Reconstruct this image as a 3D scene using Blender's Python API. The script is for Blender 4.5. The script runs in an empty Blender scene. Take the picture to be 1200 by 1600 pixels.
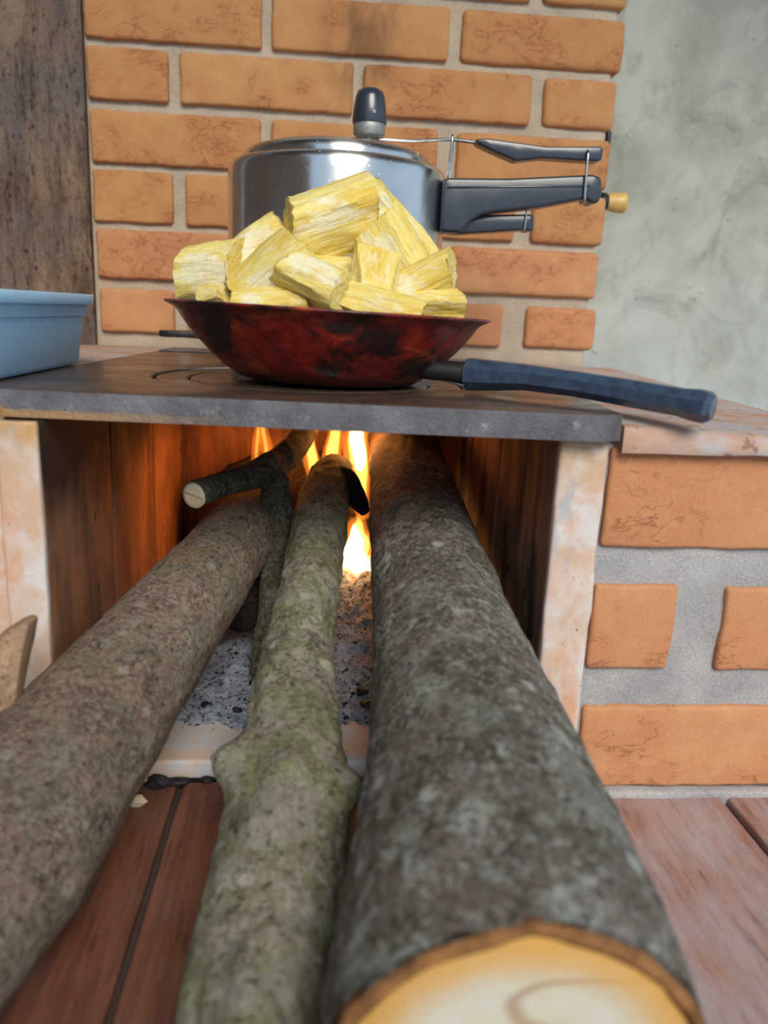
import bpy, bmesh, math, random
from mathutils import Vector, Matrix, noise as mn

# ------------------------------------------------------------------ scene, camera, light
# all lengths below are written in centimetres and stored in metres (K)
K = 0.01
SC = bpy.context.scene
COL = SC.collection
random.seed(11)

CAM_POS = (0.0, 0.0, 5.3)
cam_data = bpy.data.cameras.new('camera')
cam = bpy.data.objects.new('camera', cam_data)
COL.objects.link(cam)
cam_data.sensor_fit = 'AUTO'
cam_data.sensor_width = 36.0
cam_data.lens = 36.0 * 1250.0 / 1600.0
cam_data.clip_start = 0.01
cam_data.clip_end = 100
ax = Vector((0.99657792, -0.07124264, 0.04191577))
ay = Vector((-0.02329721, 0.24444568, 0.96938308))
az = -Vector((0.07930753, 0.96704229, -0.24194941))
cam.matrix_world = Matrix(((ax.x, ay.x, az.x, CAM_POS[0] * K), (ax.y, ay.y, az.y, CAM_POS[1] * K),
                           (ax.z, ay.z, az.z, CAM_POS[2] * K), (0, 0, 0, 1)))
cam_data.dof.use_dof = True
cam_data.dof.focus_distance = 0.66
cam_data.dof.aperture_fstop = 6.0
SC.camera = cam

world = bpy.data.worlds.new('overcast_sky')
SC.world = world
world.use_nodes = True
bg = world.node_tree.nodes['Background']
bg.inputs['Color'].default_value = (0.60, 0.79, 1.0, 1)
bg.inputs['Strength'].default_value = 0.85

sun_data = bpy.data.lights.new('sun', 'SUN')
sun_data.energy = 2.9
sun_data.angle = math.radians(30)
sun_data.color = (1.0, 0.93, 0.80)
sun = bpy.data.objects.new('sun', sun_data)
COL.objects.link(sun)
sun.rotation_euler = Vector((-0.16, 0.80, -0.62)).to_track_quat('-Z', 'Y').to_euler()

SC.view_settings.view_transform = 'Standard'
SC.view_settings.look = 'None'
SC.view_settings.exposure = 0.05
SC.view_settings.gamma = 1.0
SC.view_settings.use_curve_mapping = False


# ------------------------------------------------------------------ helpers
WO = {}


def link_mesh(name, me, parent, origin, mat, smooth, tags):
    if smooth:
        for p in me.polygons:
            p.use_smooth = True
    o = bpy.data.objects.new(name, me)
    COL.objects.link(o)
    if mat:
        me.materials.append(mat)
    if parent is not None:
        o.parent = parent
        WO[o.name] = WO[parent.name]
    else:
        o.location = Vector(origin) * K
        WO[o.name] = Vector(origin)
    for k, v in tags.items():
        o[k] = v
    return o


def obj(name, verts, faces, mat, parent=None, origin=(0, 0, 0), smooth=True, sharp=None, **tags):
    """verts in world cm; a child keeps its parent's origin"""
    og = WO[parent.name] if parent is not None else Vector(origin)
    me = bpy.data.meshes.new(name)
    me.from_pydata([((Vector(v) - og) * K)[:] for v in verts], [], faces)
    bm = bmesh.new()
    bm.from_mesh(me)
    bmesh.ops.recalc_face_normals(bm, faces=bm.faces)
    if sharp is not None:
        lim = math.radians(sharp)
        for e in bm.edges:
            if len(e.link_faces) == 2 and e.calc_face_angle(0) > lim:
                e.smooth = False
    bm.to_mesh(me)
    bm.free()
    return link_mesh(name, me, parent, origin, mat, smooth, tags)


def thing(name, label, cat, origin=(0, 0, 0), **tags):
    o = bpy.data.objects.new(name, None)
    o.empty_display_size = 0.02
    COL.objects.link(o)
    o.location = Vector(origin) * K
    WO[o.name] = Vector(origin)
    o['label'] = label
    o['category'] = cat
    for k, v in tags.items():
        o[k] = v
    return o


def nz(p, s=1.0):
    return mn.noise(Vector(p) * s)


def fbm(p, s=1.0, o=4):
    return mn.fractal(Vector(p) * s, 0.9, 2.0, o)


def rbox(x0, x1, y0, y1, z0, z1, r=0.4, n=(10, 4, 6), rough=0.0, ns=0.6, seed=0, rr=None):
    """rounded box with an uneven surface"""
    c = Vector(((x0 + x1) / 2, (y0 + y1) / 2, (z0 + z1) / 2))
    hs = Vector(((x1 - x0) / 2, (y1 - y0) / 2, (z1 - z0) / 2))
    r = min(r, min(hs) * 0.98)

    def ticks(h, m):
        inner = [(-h + r) + (2 * (h - r)) * i / m for i in range(m + 1)]
        e = [-h, -h + r * 0.2, -h + r * 0.55]
        return e + inner + [-v for v in reversed(e)]
    T = [ticks(hs[i], n[i]) for i in range(3)]
    vid, verts, faces = {}, [], []

    def V(i, j, k):
        key = (i, j, k)
        if key not in vid:
            p = Vector((T[0][i], T[1][j], T[2][k]))
            q = Vector([max(-(hs[a] - r), min(hs[a] - r, p[a])) for a in range(3)])
            d = p - q
            m = max(abs(d.x), abs(d.y), abs(d.z))
            if d.length > 1e-9:
                p = q + d.normalized() * m
            w = p + c
            if rough:
                s = Vector((seed * 7.3, seed * 3.1, seed * 1.7))
                nv = Vector((nz(w + s, ns), nz(w + s + Vector((31, 0, 0)), ns), nz(w + s + Vector((0, 47, 0)), ns)))
                nv += 0.4 * Vector((nz(w + s, ns * 3), nz(w + s + Vector((31, 0, 0)), ns * 3), nz(w + s + Vector((0, 47, 0)), ns * 3)))
                w = w + nv * rough
            vid[key] = len(verts)
            verts.append(w)
        return vid[key]
    L = [len(t) - 1 for t in T]
    for i in range(L[0]):
        for k in range(L[2]):
            faces.append((V(i, 0, k), V(i + 1, 0, k), V(i + 1, 0, k + 1), V(i, 0, k + 1)))
            faces.append((V(i, L[1], k), V(i, L[1], k + 1), V(i + 1, L[1], k + 1), V(i + 1, L[1], k)))
    for j in range(L[1]):
        for k in range(L[2]):
            faces.append((V(0, j, k), V(0, j, k + 1), V(0, j + 1, k + 1), V(0, j + 1, k)))
            faces.append((V(L[0], j, k), V(L[0], j + 1, k), V(L[0], j + 1, k + 1), V(L[0], j, k + 1)))
    for i in range(L[0]):
        for j in range(L[1]):
            faces.append((V(i, j, 0), V(i, j + 1, 0), V(i + 1, j + 1, 0), V(i + 1, j, 0)))
            faces.append((V(i, j, L[2]), V(i + 1, j, L[2]), V(i + 1, j + 1, L[2]), V(i, j + 1, L[2])))
    return verts, faces


def lathe(profile, n=64, centre=(0, 0, 0), tilt=None, ang0=0.0, closed=False):
    """profile of (radius, z); a radius of 0 closes to a point"""
    verts, faces, rings = [], [], []
    for r, z in profile:
        if r < 1e-6:
            rings.append([len(verts)])
            verts.append(Vector((0, 0, z)))
        else:
            ring = []
            for i in range(n):
                a = ang0 + 2 * math.pi * i / n
                ring.append(len(verts))
                verts.append(Vector((r * math.cos(a), r * math.sin(a), z)))
            rings.append(ring)
    pairs = list(zip(rings, rings[1:]))
    if closed:
        pairs.append((rings[-1], rings[0]))
    for a, b in pairs:
        if len(a) == 1 and len(b) == 1:
            continue
        for i in range(n):
            j = (i + 1) % n
            if len(a) == 1:
                faces.append((a[0], b[i], b[j]))
            elif len(b) == 1:
                faces.append((a[i], b[0], a[j]))
            else:
                faces.append((a[i], b[i], b[j], a[j]))
    if tilt is not None:
        verts = [tilt @ v for v in verts]
    c = Vector(centre)
    return [v + c for v in verts], faces


def catmull(pts, m):
    """pts: list of tuples (any length), m samples per span"""
    out = []
    P = [Vector(p) if len(p) <= 4 else p for p in pts]
    for i in range(len(P) - 1):
        p0, p1, p2, p3 = P[max(i - 1, 0)], P[i], P[i + 1], P[min(i + 2, len(P) - 1)]
        for k in range(m):
            t = k / m
            out.append(0.5 * ((2 * p1) + (p2 - p0) * t + (2 * p0 - 5 * p1 + 4 * p2 - p3) * t * t + (3 * p1 - p0 - 3 * p2 + p3) * t ** 3))
    out.append(P[-1])
    return out


def tube(pts, n=12, m=6, disp=None, cap0=True, cap1=True, squash=None):
    """pts of (x, y, z, radius); disp(point, normal, along, angle) -> radial offset"""
    S = catmull([Vector(p) for p in pts], m) if m > 1 else [Vector(p) for p in pts]
    C = [Vector(s[:3]) for s in S]
    R = [s[3] for s in S]
    verts, faces = [], []
    tan = []
    for i in range(len(C)):
        a, b = C[max(i - 1, 0)], C[min(i + 1, len(C) - 1)]
        tan.append((b - a).normalized())
    up = Vector((0, 0, 1))
    if abs(tan[0].dot(up)) > 0.9:
        up = Vector((0, 1, 0))
    s = tan[0].cross(up).normalized()
    along = 0.0
    for i, c in enumerate(C):
        if i:
            along += (C[i] - C[i - 1]).length
        t = tan[i]
        s = (s - t * s.dot(t)).normalized()
        u = s.cross(t)
        for k in range(n):
            a = 2 * math.pi * k / n
            nrm = s * math.cos(a) + u * math.sin(a)
            r = R[i]
            if disp:
                r += disp(c + nrm * r, nrm, along, a)
            verts.append(c + nrm * r)
    for i in range(len(C) - 1):
        for k in range(n):
            j = (k + 1) % n
            faces.append((i * n + k, i * n + j, (i + 1) * n + j, (i + 1) * n + k))
    if cap0:
        verts.append(C[0])
        q = len(verts) - 1
        for k in range(n):
            faces.append((q, (k + 1) % n, k))
    if cap1:
        verts.append(C[-1])
        q = len(verts) - 1
        b = (len(C) - 1) * n
        for k in range(n):
            faces.append((q, b + k, b + (k + 1) % n))
    return verts, faces


def prism(poly, d0, d1, to3, bevel=0.2, seg=2):
    """outline poly of 2-D points extruded from d0 to d1 and bevelled; to3(u, v, d) -> world"""
    bm = bmesh.new()
    a = [bm.verts.new(to3(u, v, d0)) for u, v in poly]
    b = [bm.verts.new(to3(u, v, d1)) for u, v in poly]
    n = len(poly)
    bm.faces.new(a)
    bm.faces.new(list(reversed(b)))
    for i in range(n):
        bm.faces.new((a[i], b[i], b[(i + 1) % n], a[(i + 1) % n]))
    bmesh.ops.recalc_face_normals(bm, faces=bm.faces)
    if bevel:
        es = [e for e in bm.edges if e.calc_face_angle(0) > 0.35]
        bmesh.ops.bevel(bm, geom=es, offset=bevel, segments=seg, profile=0.5, affect='EDGES', clamp_overlap=True)
    bmesh.ops.triangulate(bm, faces=[f for f in bm.faces if len(f.verts) > 4])
    bm.verts.index_update()
    v = [x.co.copy() for x in bm.verts]
    f = [tuple(x.index for x in fc.verts) for fc in bm.faces]
    bm.free()
    return v, f


def grid(nx, ny, fn):
    verts = [fn(i / nx, j / ny) for j in range(ny + 1) for i in range(nx + 1)]
    faces = [(j * (nx + 1) + i, j * (nx + 1) + i + 1, (j + 1) * (nx + 1) + i + 1, (j + 1) * (nx + 1) + i)
             for j in range(ny) for i in range(nx)]
    return verts, faces


def join(*parts):
    V, F = [], []
    for v, f in parts:
        b = len(V)
        V += list(v)
        F += [tuple(i + b for i in q) for q in f]
    return V, F


# ------------------------------------------------------------------ materials
def srgb(r, g, b):
    return tuple((c / 12.92 if c <= 0.04045 else ((c + 0.055) / 1.055) ** 2.4) for c in (r / 255, g / 255, b / 255)) + (1.0,)


class Mat:
    def __init__(self, name, rough=0.8, metal=0.0, spec=0.5):
        self.m = bpy.data.materials.new(name)
        self.m.use_nodes = True
        self.t = self.m.node_tree
        self.p = self.t.nodes['Principled BSDF']
        self.p.inputs['Roughness'].default_value = rough
        self.p.inputs['Metallic'].default_value = metal
        self.p.inputs['Specular IOR Level'].default_value = spec
        self.tc = self.t.nodes.new('ShaderNodeTexCoord')

    def n(self, kind, **kw):
        nd = self.t.nodes.new('ShaderNode' + kind)
        for k, v in kw.items():
            setattr(nd, k, v)
        return nd

    def l(self, a, b):
        self.t.links.new(a, b)

    def set(self, sock, v):
        if hasattr(v, 'is_output') or isinstance(v, bpy.types.NodeSocket):
            self.l(v, sock)
        else:
            sock.default_value = v

    def co(self, sx=1, sy=1, sz=1, loc=(0, 0, 0), rot=(0, 0, 0), src='Object'):
        mp = self.n('Mapping')
        mp.inputs['Scale'].default_value = (sx * 100, sy * 100, sz * 100)
        mp.inputs['Location'].default_value = loc
        mp.inputs['Rotation'].default_value = rot
        self.l(self.tc.outputs[src], mp.inputs['Vector'])
        return mp.outputs['Vector']

    def noise(self, vec, scale=1.0, detail=4, rough=0.6, dist=0.0):
        nd = self.n('TexNoise')
        self.l(vec, nd.inputs['Vector'])
        nd.inputs['Scale'].default_value = scale
        nd.inputs['Detail'].default_value = detail
        nd.inputs['Roughness'].default_value = rough
        nd.inputs['Distortion'].default_value = dist
        return nd.outputs['Fac']

    def voro(self, vec, scale=1.0, feature='F1', rnd=1.0):
        nd = self.n('TexVoronoi', feature=feature)
        self.l(vec, nd.inputs['Vector'])
        nd.inputs['Scale'].default_value = scale
        nd.inputs['Randomness'].default_value = rnd
        return nd.outputs['Distance']

    def ramp(self, fac, stops, interp='LINEAR'):
        nd = self.n('ValToRGB')
        self.l(fac, nd.inputs['Fac'])
        cr = nd.color_ramp
        cr.interpolation = interp
        while len(cr.elements) < len(stops):
            cr.elements.new(0.5)
        for e, (p, c) in zip(cr.elements, stops):
            e.position = p
            e.color = c if not isinstance(c, (int, float)) else (c, c, c, 1)
        return nd.outputs['Color']

    def mix(self, fac, a, b, mode='MIX'):
        nd = self.n('MixRGB', blend_type=mode)
        self.set(nd.inputs['Fac'], fac)
        self.set(nd.inputs['Color1'], a)
        self.set(nd.inputs['Color2'], b)
        return nd.outputs['Color']

    def math(self, op, a, b=0.0, clamp=False):
        nd = self.n('Math', operation=op, use_clamp=clamp)
        self.set(nd.inputs[0], a)
        self.set(nd.inputs[1], b)
        return nd.outputs['Value']

    def sep(self, vec):
        nd = self.n('SeparateXYZ')
        self.l(vec, nd.inputs[0])
        return nd.outputs

    def rnd(self):
        return self.n('ObjectInfo').outputs['Random']

    def bump(self, h, strength=0.5, dist=0.1, prev=None):
        nd = self.n('Bump')
        nd.inputs['Strength'].default_value = strength
        nd.inputs['Distance'].default_value = dist * K
        self.l(h, nd.inputs['Height'])
        if prev is not None:
            self.l(prev, nd.inputs['Normal'])
        return nd.outputs['Normal']

    def out(self, col=None, rough=None, normal=None):
        if col is not None:
            self.set(self.p.inputs['Base Color'], col)
        if rough is not None:
            self.set(self.p.inputs['Roughness'], rough)
        if normal is not None:
            self.l(normal, self.p.inputs['Normal'])
        return self.m


def plain(name, col, rough=0.6, metal=0.0, bump=0.0, bs=6.0, spec=0.5, var=0.12):
    M = Mat(name, rough, metal, spec)
    v = M.co()
    n1 = M.noise(v, bs * 0.25, 4)
    c = M.mix(M.ramp(n1, [(0.39, 0.0), (0.61, 1.0)]), tuple(x * (1 - var) for x in col[:3]) + (1,), tuple(min(1, x * (1 + var)) for x in col[:3]) + (1,))
    nr = M.bump(M.noise(v, bs, 5), bump, 0.05) if bump else None
    return M.out(c, None, nr)


def m_brick(name, base, deep, pale):
    M = Mat(name, 0.9, 0, 0.25)
    g = M.co(1, 1, 1)
    rv = M.rnd()
    off = M.n('VectorMath', operation='ADD')
    M.l(g, off.inputs[0])
    cx = M.n('CombineXYZ')
    M.l(M.math('MULTIPLY', rv, 90.0), cx.inputs[0])
    M.l(M.math('MULTIPLY', rv, 37.0), cx.inputs[2])
    M.l(cx.outputs[0], off.inputs[1])
    v = off.outputs[0]
    big = M.noise(v, 0.16, 4, 0.6)
    c = M.mix(M.ramp(big, [(0.35, 0.0), (0.66, 1.0)]), base, deep)
    c = M.mix(M.math('MULTIPLY', M.ramp(M.noise(v, 0.5, 5, 0.7), [(0.5, 0.0), (0.72, 1.0)]), 0.45), c, pale)
    c = M.mix(M.math('MULTIPLY', rv, 0.35), c, deep)
    fine = M.noise(v, 9, 3, 0.6)
    c = M.mix(0.3, c, M.ramp(fine, [(0.3, 0.32), (0.7, 0.72)]), 'OVERLAY')
    # wrinkled cracks of the hand-moulded clay, only in patches
    cv = M.co(0.5, 1, 1.0, rot=(0, 0.45, 0))
    off2 = M.n('VectorMath', operation='ADD')
    M.l(cv, off2.inputs[0])
    M.l(cx.outputs[0], off2.inputs[1])
    cn = M.noise(off2.outputs[0], 0.75, 4, 0.62, 0.4)
    patch = M.ramp(M.noise(v, 0.16, 3), [(0.5, 0.0), (0.6, 1.0)])
    line = M.ramp(M.math('ABSOLUTE', M.math('SUBTRACT', cn, 0.5)), [(0.002, 1.0), (0.018, 0.0)])
    cr = M.math('MULTIPLY', line, patch)
    c = M.mix(M.math('MULTIPLY', cr, 0.38), c, srgb(120, 70, 40))
    ws = M.sep(M.co())
    ex = M.math('DIVIDE', M.math('SUBTRACT', ws[0], 3.5), 5.5)
    ez = M.math('DIVIDE', M.math('SUBTRACT', ws[2], 36.0), 9.0)
    smoke = M.math('SUBTRACT', 1.0, M.math('ADD', M.math('MULTIPLY', ex, ex), M.math('MULTIPLY', ez, ez)), True)
    c = M.mix(M.math('MULTIPLY', smoke, M.ramp(M.noise(M.co(1, 1, 0.3), 0.5, 4), [(0.4, 0.15), (0.6, 0.7)])), c, srgb(104, 74, 50))
    pits = M.ramp(M.voro(v, 1.1), [(0.03, 1.0), (0.07, 0.0)])
    c = M.mix(M.math('MULTIPLY', pits, 0.5), c, srgb(80, 45, 25))
    nr = M.bump(M.noise(v, 5, 6, 0.7), 0.45, 0.08)
    nr = M.bump(M.math('SUBTRACT', 1.0, cr), 0.6, 0.12, nr)
    return M.out(c, None, nr)


def m_mortar(name, base, dark, warm, fine=6):
    M = Mat(name, 0.95, 0, 0.2)
    v = M.co()
    c = M.mix(M.ramp(M.noise(v, 0.2, 4), [(0.35, 0.0), (0.65, 1.0)]), base, dark)
    c = M.mix(M.math('MULTIPLY', M.ramp(M.noise(v, 0.35, 4), [(0.55, 0.0), (0.7, 1.0)]), 0.5), c, warm)
    c = M.mix(0.45, c, M.ramp(M.noise(v, fine, 4, 0.7), [(0.32, 0.2), (0.68, 0.85)]), 'OVERLAY')
    nr = M.bump(M.noise(v, fine * 0.8, 6, 0.75), 0.7, 0.15)
    return M.out(c, None, nr)


BRICK = m_brick('clay_brick', srgb(196, 146, 96), srgb(182, 122, 80), srgb(206, 162, 112))
BRICK_LOW = m_brick('clay_brick_red', srgb(200, 146, 105), srgb(188, 126, 89), srgb(212, 164, 124))
MORTAR = m_mortar('lime_mortar', srgb(196, 182, 162), srgb(178, 162, 144), srgb(198, 164, 132))
MORTAR_GREY = m_mortar('grey_mortar', srgb(184, 182, 182), srgb(160, 158, 160), srgb(198, 164, 142), 8)


def m_concrete():
    M = Mat('rendered_concrete', 0.85, 0, 0.3)
    v = M.co()
    c = M.mix(M.ramp(M.noise(v, 0.045, 5, 0.65, 0.6), [(0.38, 0.0), (0.62, 1.0)]), srgb(160, 160, 150), srgb(192, 192, 182))
    c = M.mix(M.ramp(M.noise(v, 0.11, 6, 0.7, 1.2), [(0.52, 0.0), (0.7, 0.6)]), c, srgb(128, 130, 122))
    low = M.math('MULTIPLY', M.math('SUBTRACT', 16.0, M.math('MULTIPLY', M.sep(M.co())[2], 1.0)), 0.035, True)
    pale_low = M.math('MULTIPLY', low, M.ramp(M.noise(v, 0.07, 5, 0.7), [(0.32, 0.1), (0.6, 1.0)]), True)  # paler and bluer in patches towards the bottom
    c = M.mix(pale_low, c, srgb(190, 199, 203))
    st = M.noise(M.co(1.2, 1, 0.08), 0.5, 4, 0.6)
    c = M.mix(M.ramp(st, [(0.6, 0.0), (0.78, 0.4)]), c, srgb(205, 208, 204))
    c = M.mix(M.math('MULTIPLY', M.ramp(M.voro(v, 0.32), [(0.03, 1.0), (0.08, 0.0)]), 0.6), c, srgb(95, 96, 92))
    nr = M.bump(M.noise(v, 0.5, 7, 0.7), 0.35, 0.4)
    nr = M.bump(M.noise(v, 4, 4, 0.7), 0.25, 0.06, nr)
    return M.out(c, None, nr)


def m_post():
    M = Mat('weathered_post_wood', 0.9, 0, 0.2)
    v = M.co(1, 1, 0.22)
    c = M.mix(M.ramp(M.noise(v, 0.35, 5, 0.65), [(0.39, 0.0), (0.61, 1.0)]), srgb(122, 97, 80), srgb(176, 148, 126))
    c = M.mix(M.ramp(M.noise(M.co(), 0.09, 3), [(0.45, 0.0), (0.65, 0.8)]), c, srgb(126, 118, 116))
    cr = M.ramp(M.noise(M.co(1.6, 1, 0.12), 0.9, 5, 0.7, 0.4), [(0.56, 0.0), (0.64, 1.0)])
    c = M.mix(M.math('MULTIPLY', cr, 0.5), c, srgb(58, 44, 36))
    c = M.mix(M.math('MULTIPLY', M.ramp(M.voro(M.co(1, 1, 0.6), 0.55), [(0.06, 1.0), (0.14, 0.0)]), 0.8), c, srgb(42, 32, 27))
    rg = M.noise(M.co(1, 1, 0.5), 1.6, 6, 0.75)
    c = M.mix(M.math('MULTIPLY', M.ramp(rg, [(0.38, 1.0), (0.46, 0.0)]), 0.55), c, srgb(52, 40, 34))
    c = M.mix(M.math('MULTIPLY', M.ramp(rg, [(0.55, 0.0), (0.62, 1.0)]), 0.4), c, srgb(172, 150, 132))
    nr = M.bump(M.noise(v, 1.6, 6, 0.75), 0.9, 0.5)
    nr = M.bump(rg, 1.0, 0.6, nr)
    return M.out(c, None, nr)


def m_bark(name, cols, moss=None, lichen=None, moss_amt=0.5, lich_amt=0.5, axis=(1, 0.4, 1), char_y=None, glow=None, crust=0.0):
    """bark with moss, pale lichen spots and charring towards the fire end"""
    M = Mat(name, 0.92, 0, 0.2)
    v = M.co()
    va = M.co(*axis)
    c = M.mix(M.ramp(M.noise(va, 0.7, 6, 0.7), [(0.38, 0.0), (0.6, 1.0)]), cols[0], cols[1])
    c = M.mix(M.ramp(M.noise(v, 3.2, 4, 0.7), [(0.46, 0.0), (0.62, 0.85)]), c, cols[2])
    if moss is not None:
        c = M.mix(M.math('MULTIPLY', M.ramp(M.noise(v, 0.22, 5, 0.65), [(0.42, 0.0), (0.58, 1.0)]), moss_amt), c,
                  M.mix(M.ramp(M.noise(v, 2.5, 5, 0.7), [(0.4, 0.0), (0.6, 1.0)]), moss, tuple(x * 0.5 for x in moss[:3]) + (1,)))
    if lichen is not None:
        sp = M.ramp(M.noise(M.co(1, 0.6, 1), 2.4, 4, 0.65, 0.3), [(0.54, 0.0), (0.61, 1.0)])
        c = M.mix(M.math('MULTIPLY', sp, lich_amt * 0.8), c, tuple(x * 0.8 for x in lichen[:3]) + (1,))
        reg = M.ramp(M.noise(M.co(loc=(3, 15, 8)), 0.16, 3), [(0.44, 0.0), (0.56, 1.0)])
        sp2 = M.ramp(M.noise(M.co(loc=(17, 5, 3)), 0.9, 5, 0.7, 0.8), [(0.53, 0.0), (0.58, 1.0)])
        c = M.mix(M.math('MULTIPLY', M.math('MULTIPLY', sp2, reg), lich_amt), c, lichen)
        sp3 = M.ramp(M.voro(M.co(loc=(2, 9, 4)), 0.36), [(0.12, 1.0), (0.18, 0.0)])
        c = M.mix(M.math('MULTIPLY', sp3, lich_amt), c, tuple(min(1, x * 1.15) for x in lichen[:3]) + (1,))
    if crust:
        cr = M.ramp(M.noise(M.co(loc=(11, 2, 6)), 0.3, 5, 0.62, 0.6), [(0.53, 0.0), (0.57, 1.0)])
        c = M.mix(M.math('MULTIPLY', cr, crust), c, M.mix(M.noise(v, 2.0, 4), lichen, tuple(x * 0.7 for x in lichen[:3]) + (1,)))
        dk = M.ramp(M.noise(M.co(1, 0.3, 1, (1, 7, 2)), 0.45, 5, 0.65, 0.5), [(0.37, 1.0), (0.42, 0.0)])
        c = M.mix(M.math('MULTIPLY', dk, crust), c, srgb(50, 46, 38))
    pit = M.ramp(M.noise(v, 1.9, 5, 0.7), [(0.36, 1.0), (0.45, 0.0)])
    c = M.mix(M.math('MULTIPLY', pit, 0.75), c, tuple(x * 0.35 for x in cols[0][:3]) + (1,))
    nr = M.bump(M.noise(va, 1.1, 8, 0.8), 0.9, 0.45)
    nr = M.bump(M.noise(v, 4, 5, 0.75), 0.6, 0.12, nr)
    if char_y is not None:
        y = M.sep(M.co())[1]
        e = M.math('ADD', M.math('SUBTRACT', y, char_y), M.math('MULTIPLY', M.math('SUBTRACT', M.noise(v, 0.5, 4), 0.5), 9.0))
        burnt = M.math('MULTIPLY', e, 0.16, True)
        c = M.mix(M.math('MULTIPLY', burnt, 0.85), c, srgb(40, 30, 26))
        if glow is not None:
            g = M.math('MULTIPLY', M.math('SUBTRACT', e, glow), 0.15, True)
            g = M.math('MULTIPLY', g, M.ramp(M.noise(v, 1.6, 5, 0.7), [(0.42, 0.0), (0.62, 1.0)]))
            M.p.inputs['Emission Color'].default_value = (1.0, 0.13, 0.015, 1)
            M.l(M.math('MULTIPLY', g, 0.6), M.p.inputs['Emission Strength'])
    return M.out(c, None, nr)


def m_cut(name, pale, ring, edge, r, rs=3.0):
    """sawn end grain; object z is the log axis there"""
    M = Mat(name, 0.75, 0, 0.3)
    v = M.co()
    s = M.sep(v)
    wob = M.math('MULTIPLY', M.math('SUBTRACT', M.noise(v, 0.25, 3), 0.5), 1.0)
    rad = M.math('ADD', M.math('SQRT', M.math('ADD', M.math('MULTIPLY', s[0], s[0]), M.math('MULTIPLY', s[1], s[1]))), wob)
    rings = M.math('MULTIPLY', M.math('ADD', M.math('SINE', M.math('MULTIPLY', rad, rs * 2)), 1.0), 0.5)
    c = M.mix(M.math('MULTIPLY', rings, 0.35), pale, ring)
    c = M.mix(M.ramp(M.noise(v, 0.35, 4), [(0.45, 0.0), (0.7, 0.7)]), c, ring)
    crk = M.ramp(M.math('ABSOLUTE', M.math('SUBTRACT', M.noise(M.co(0.25, 1, 1, rot=(0, 0, 0.7)), 0.22, 2, 0.5), 0.5)), [(0.004, 1.0), (0.016, 0.0)])
    c = M.mix(M.math('MULTIPLY', crk, 0.6), c, srgb(150, 104, 60))
    ed = M.ramp(M.math('DIVIDE', rad, r), [(0.72, 0.0), (0.86, 0.8), (0.97, 1.0)])
    c = M.mix(ed, c, edge)
    nr = M.bump(M.noise(M.co(0.6, 4, 1), 1.2, 5, 0.7), 0.4, 0.12)
    return M.out(c, None, nr)


def m_plank(name, a, b, dust, dust_amt):
    M = Mat(name, 0.55, 0, 0.4)
    rv = M.rnd()
    v = M.co(1, 0.06, 1)
    off = M.n('VectorMath', operation='ADD')
    M.l(v, off.inputs[0])
    cx = M.n('CombineXYZ')
    M.l(M.math('MULTIPLY', rv, 50.0), cx.inputs[0])
    M.l(cx.outputs[0], off.inputs[1])
    vv = off.outputs[0]
    g = M.noise(vv, 0.9, 6, 0.7, 0.5)
    c = M.mix(M.ramp(g, [(0.39, 0.0), (0.61, 1.0)]), a, b)
    c = M.mix(M.ramp(M.noise(vv, 2.6, 4), [(0.56, 0.0), (0.66, 0.7)]), c, tuple(x * 0.35 for x in a[:3]) + (1,))
    d = M.math('MULTIPLY', M.ramp(M.noise(M.co(1, 0.35, 1), 0.3, 6, 0.75), [(0.36, 0.0), (0.7, 1.0)]), dust_amt)
    c = M.mix(d, c, dust)
    c = M.mix(M.math('MULTIPLY', M.ramp(M.noise(M.co(), 2.4, 3), [(0.68, 0.0), (0.72, 1.0)]), 0.55), c, dust)
    nr = M.bump(M.noise(vv, 2.5, 6, 0.7), 0.35, 0.08)
    return M.out(c, M.ramp(M.noise(M.co(), 0.4, 4), [(0.3, 0.42), (0.7, 0.75)]), nr)


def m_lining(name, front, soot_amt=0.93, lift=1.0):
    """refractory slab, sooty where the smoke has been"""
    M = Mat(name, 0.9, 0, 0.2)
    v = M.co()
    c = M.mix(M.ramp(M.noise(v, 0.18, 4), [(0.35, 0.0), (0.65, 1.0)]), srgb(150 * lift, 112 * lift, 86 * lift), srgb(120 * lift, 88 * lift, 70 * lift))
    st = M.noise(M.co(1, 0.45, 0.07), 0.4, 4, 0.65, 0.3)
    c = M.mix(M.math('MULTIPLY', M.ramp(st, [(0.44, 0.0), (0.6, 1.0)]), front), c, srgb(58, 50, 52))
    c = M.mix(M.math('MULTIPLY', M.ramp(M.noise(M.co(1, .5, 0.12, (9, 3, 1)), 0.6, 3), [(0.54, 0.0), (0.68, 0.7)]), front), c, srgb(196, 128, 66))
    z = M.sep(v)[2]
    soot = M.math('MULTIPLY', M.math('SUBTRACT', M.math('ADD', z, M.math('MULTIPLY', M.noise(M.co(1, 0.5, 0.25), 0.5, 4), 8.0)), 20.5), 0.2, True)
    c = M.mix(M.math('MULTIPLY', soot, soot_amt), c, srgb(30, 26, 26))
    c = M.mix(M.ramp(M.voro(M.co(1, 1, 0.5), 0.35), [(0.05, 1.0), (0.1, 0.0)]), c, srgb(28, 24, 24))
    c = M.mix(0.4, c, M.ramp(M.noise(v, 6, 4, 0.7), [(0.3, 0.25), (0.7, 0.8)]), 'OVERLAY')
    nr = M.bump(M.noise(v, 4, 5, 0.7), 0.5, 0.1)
    return M.out(c, None, nr)


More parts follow.
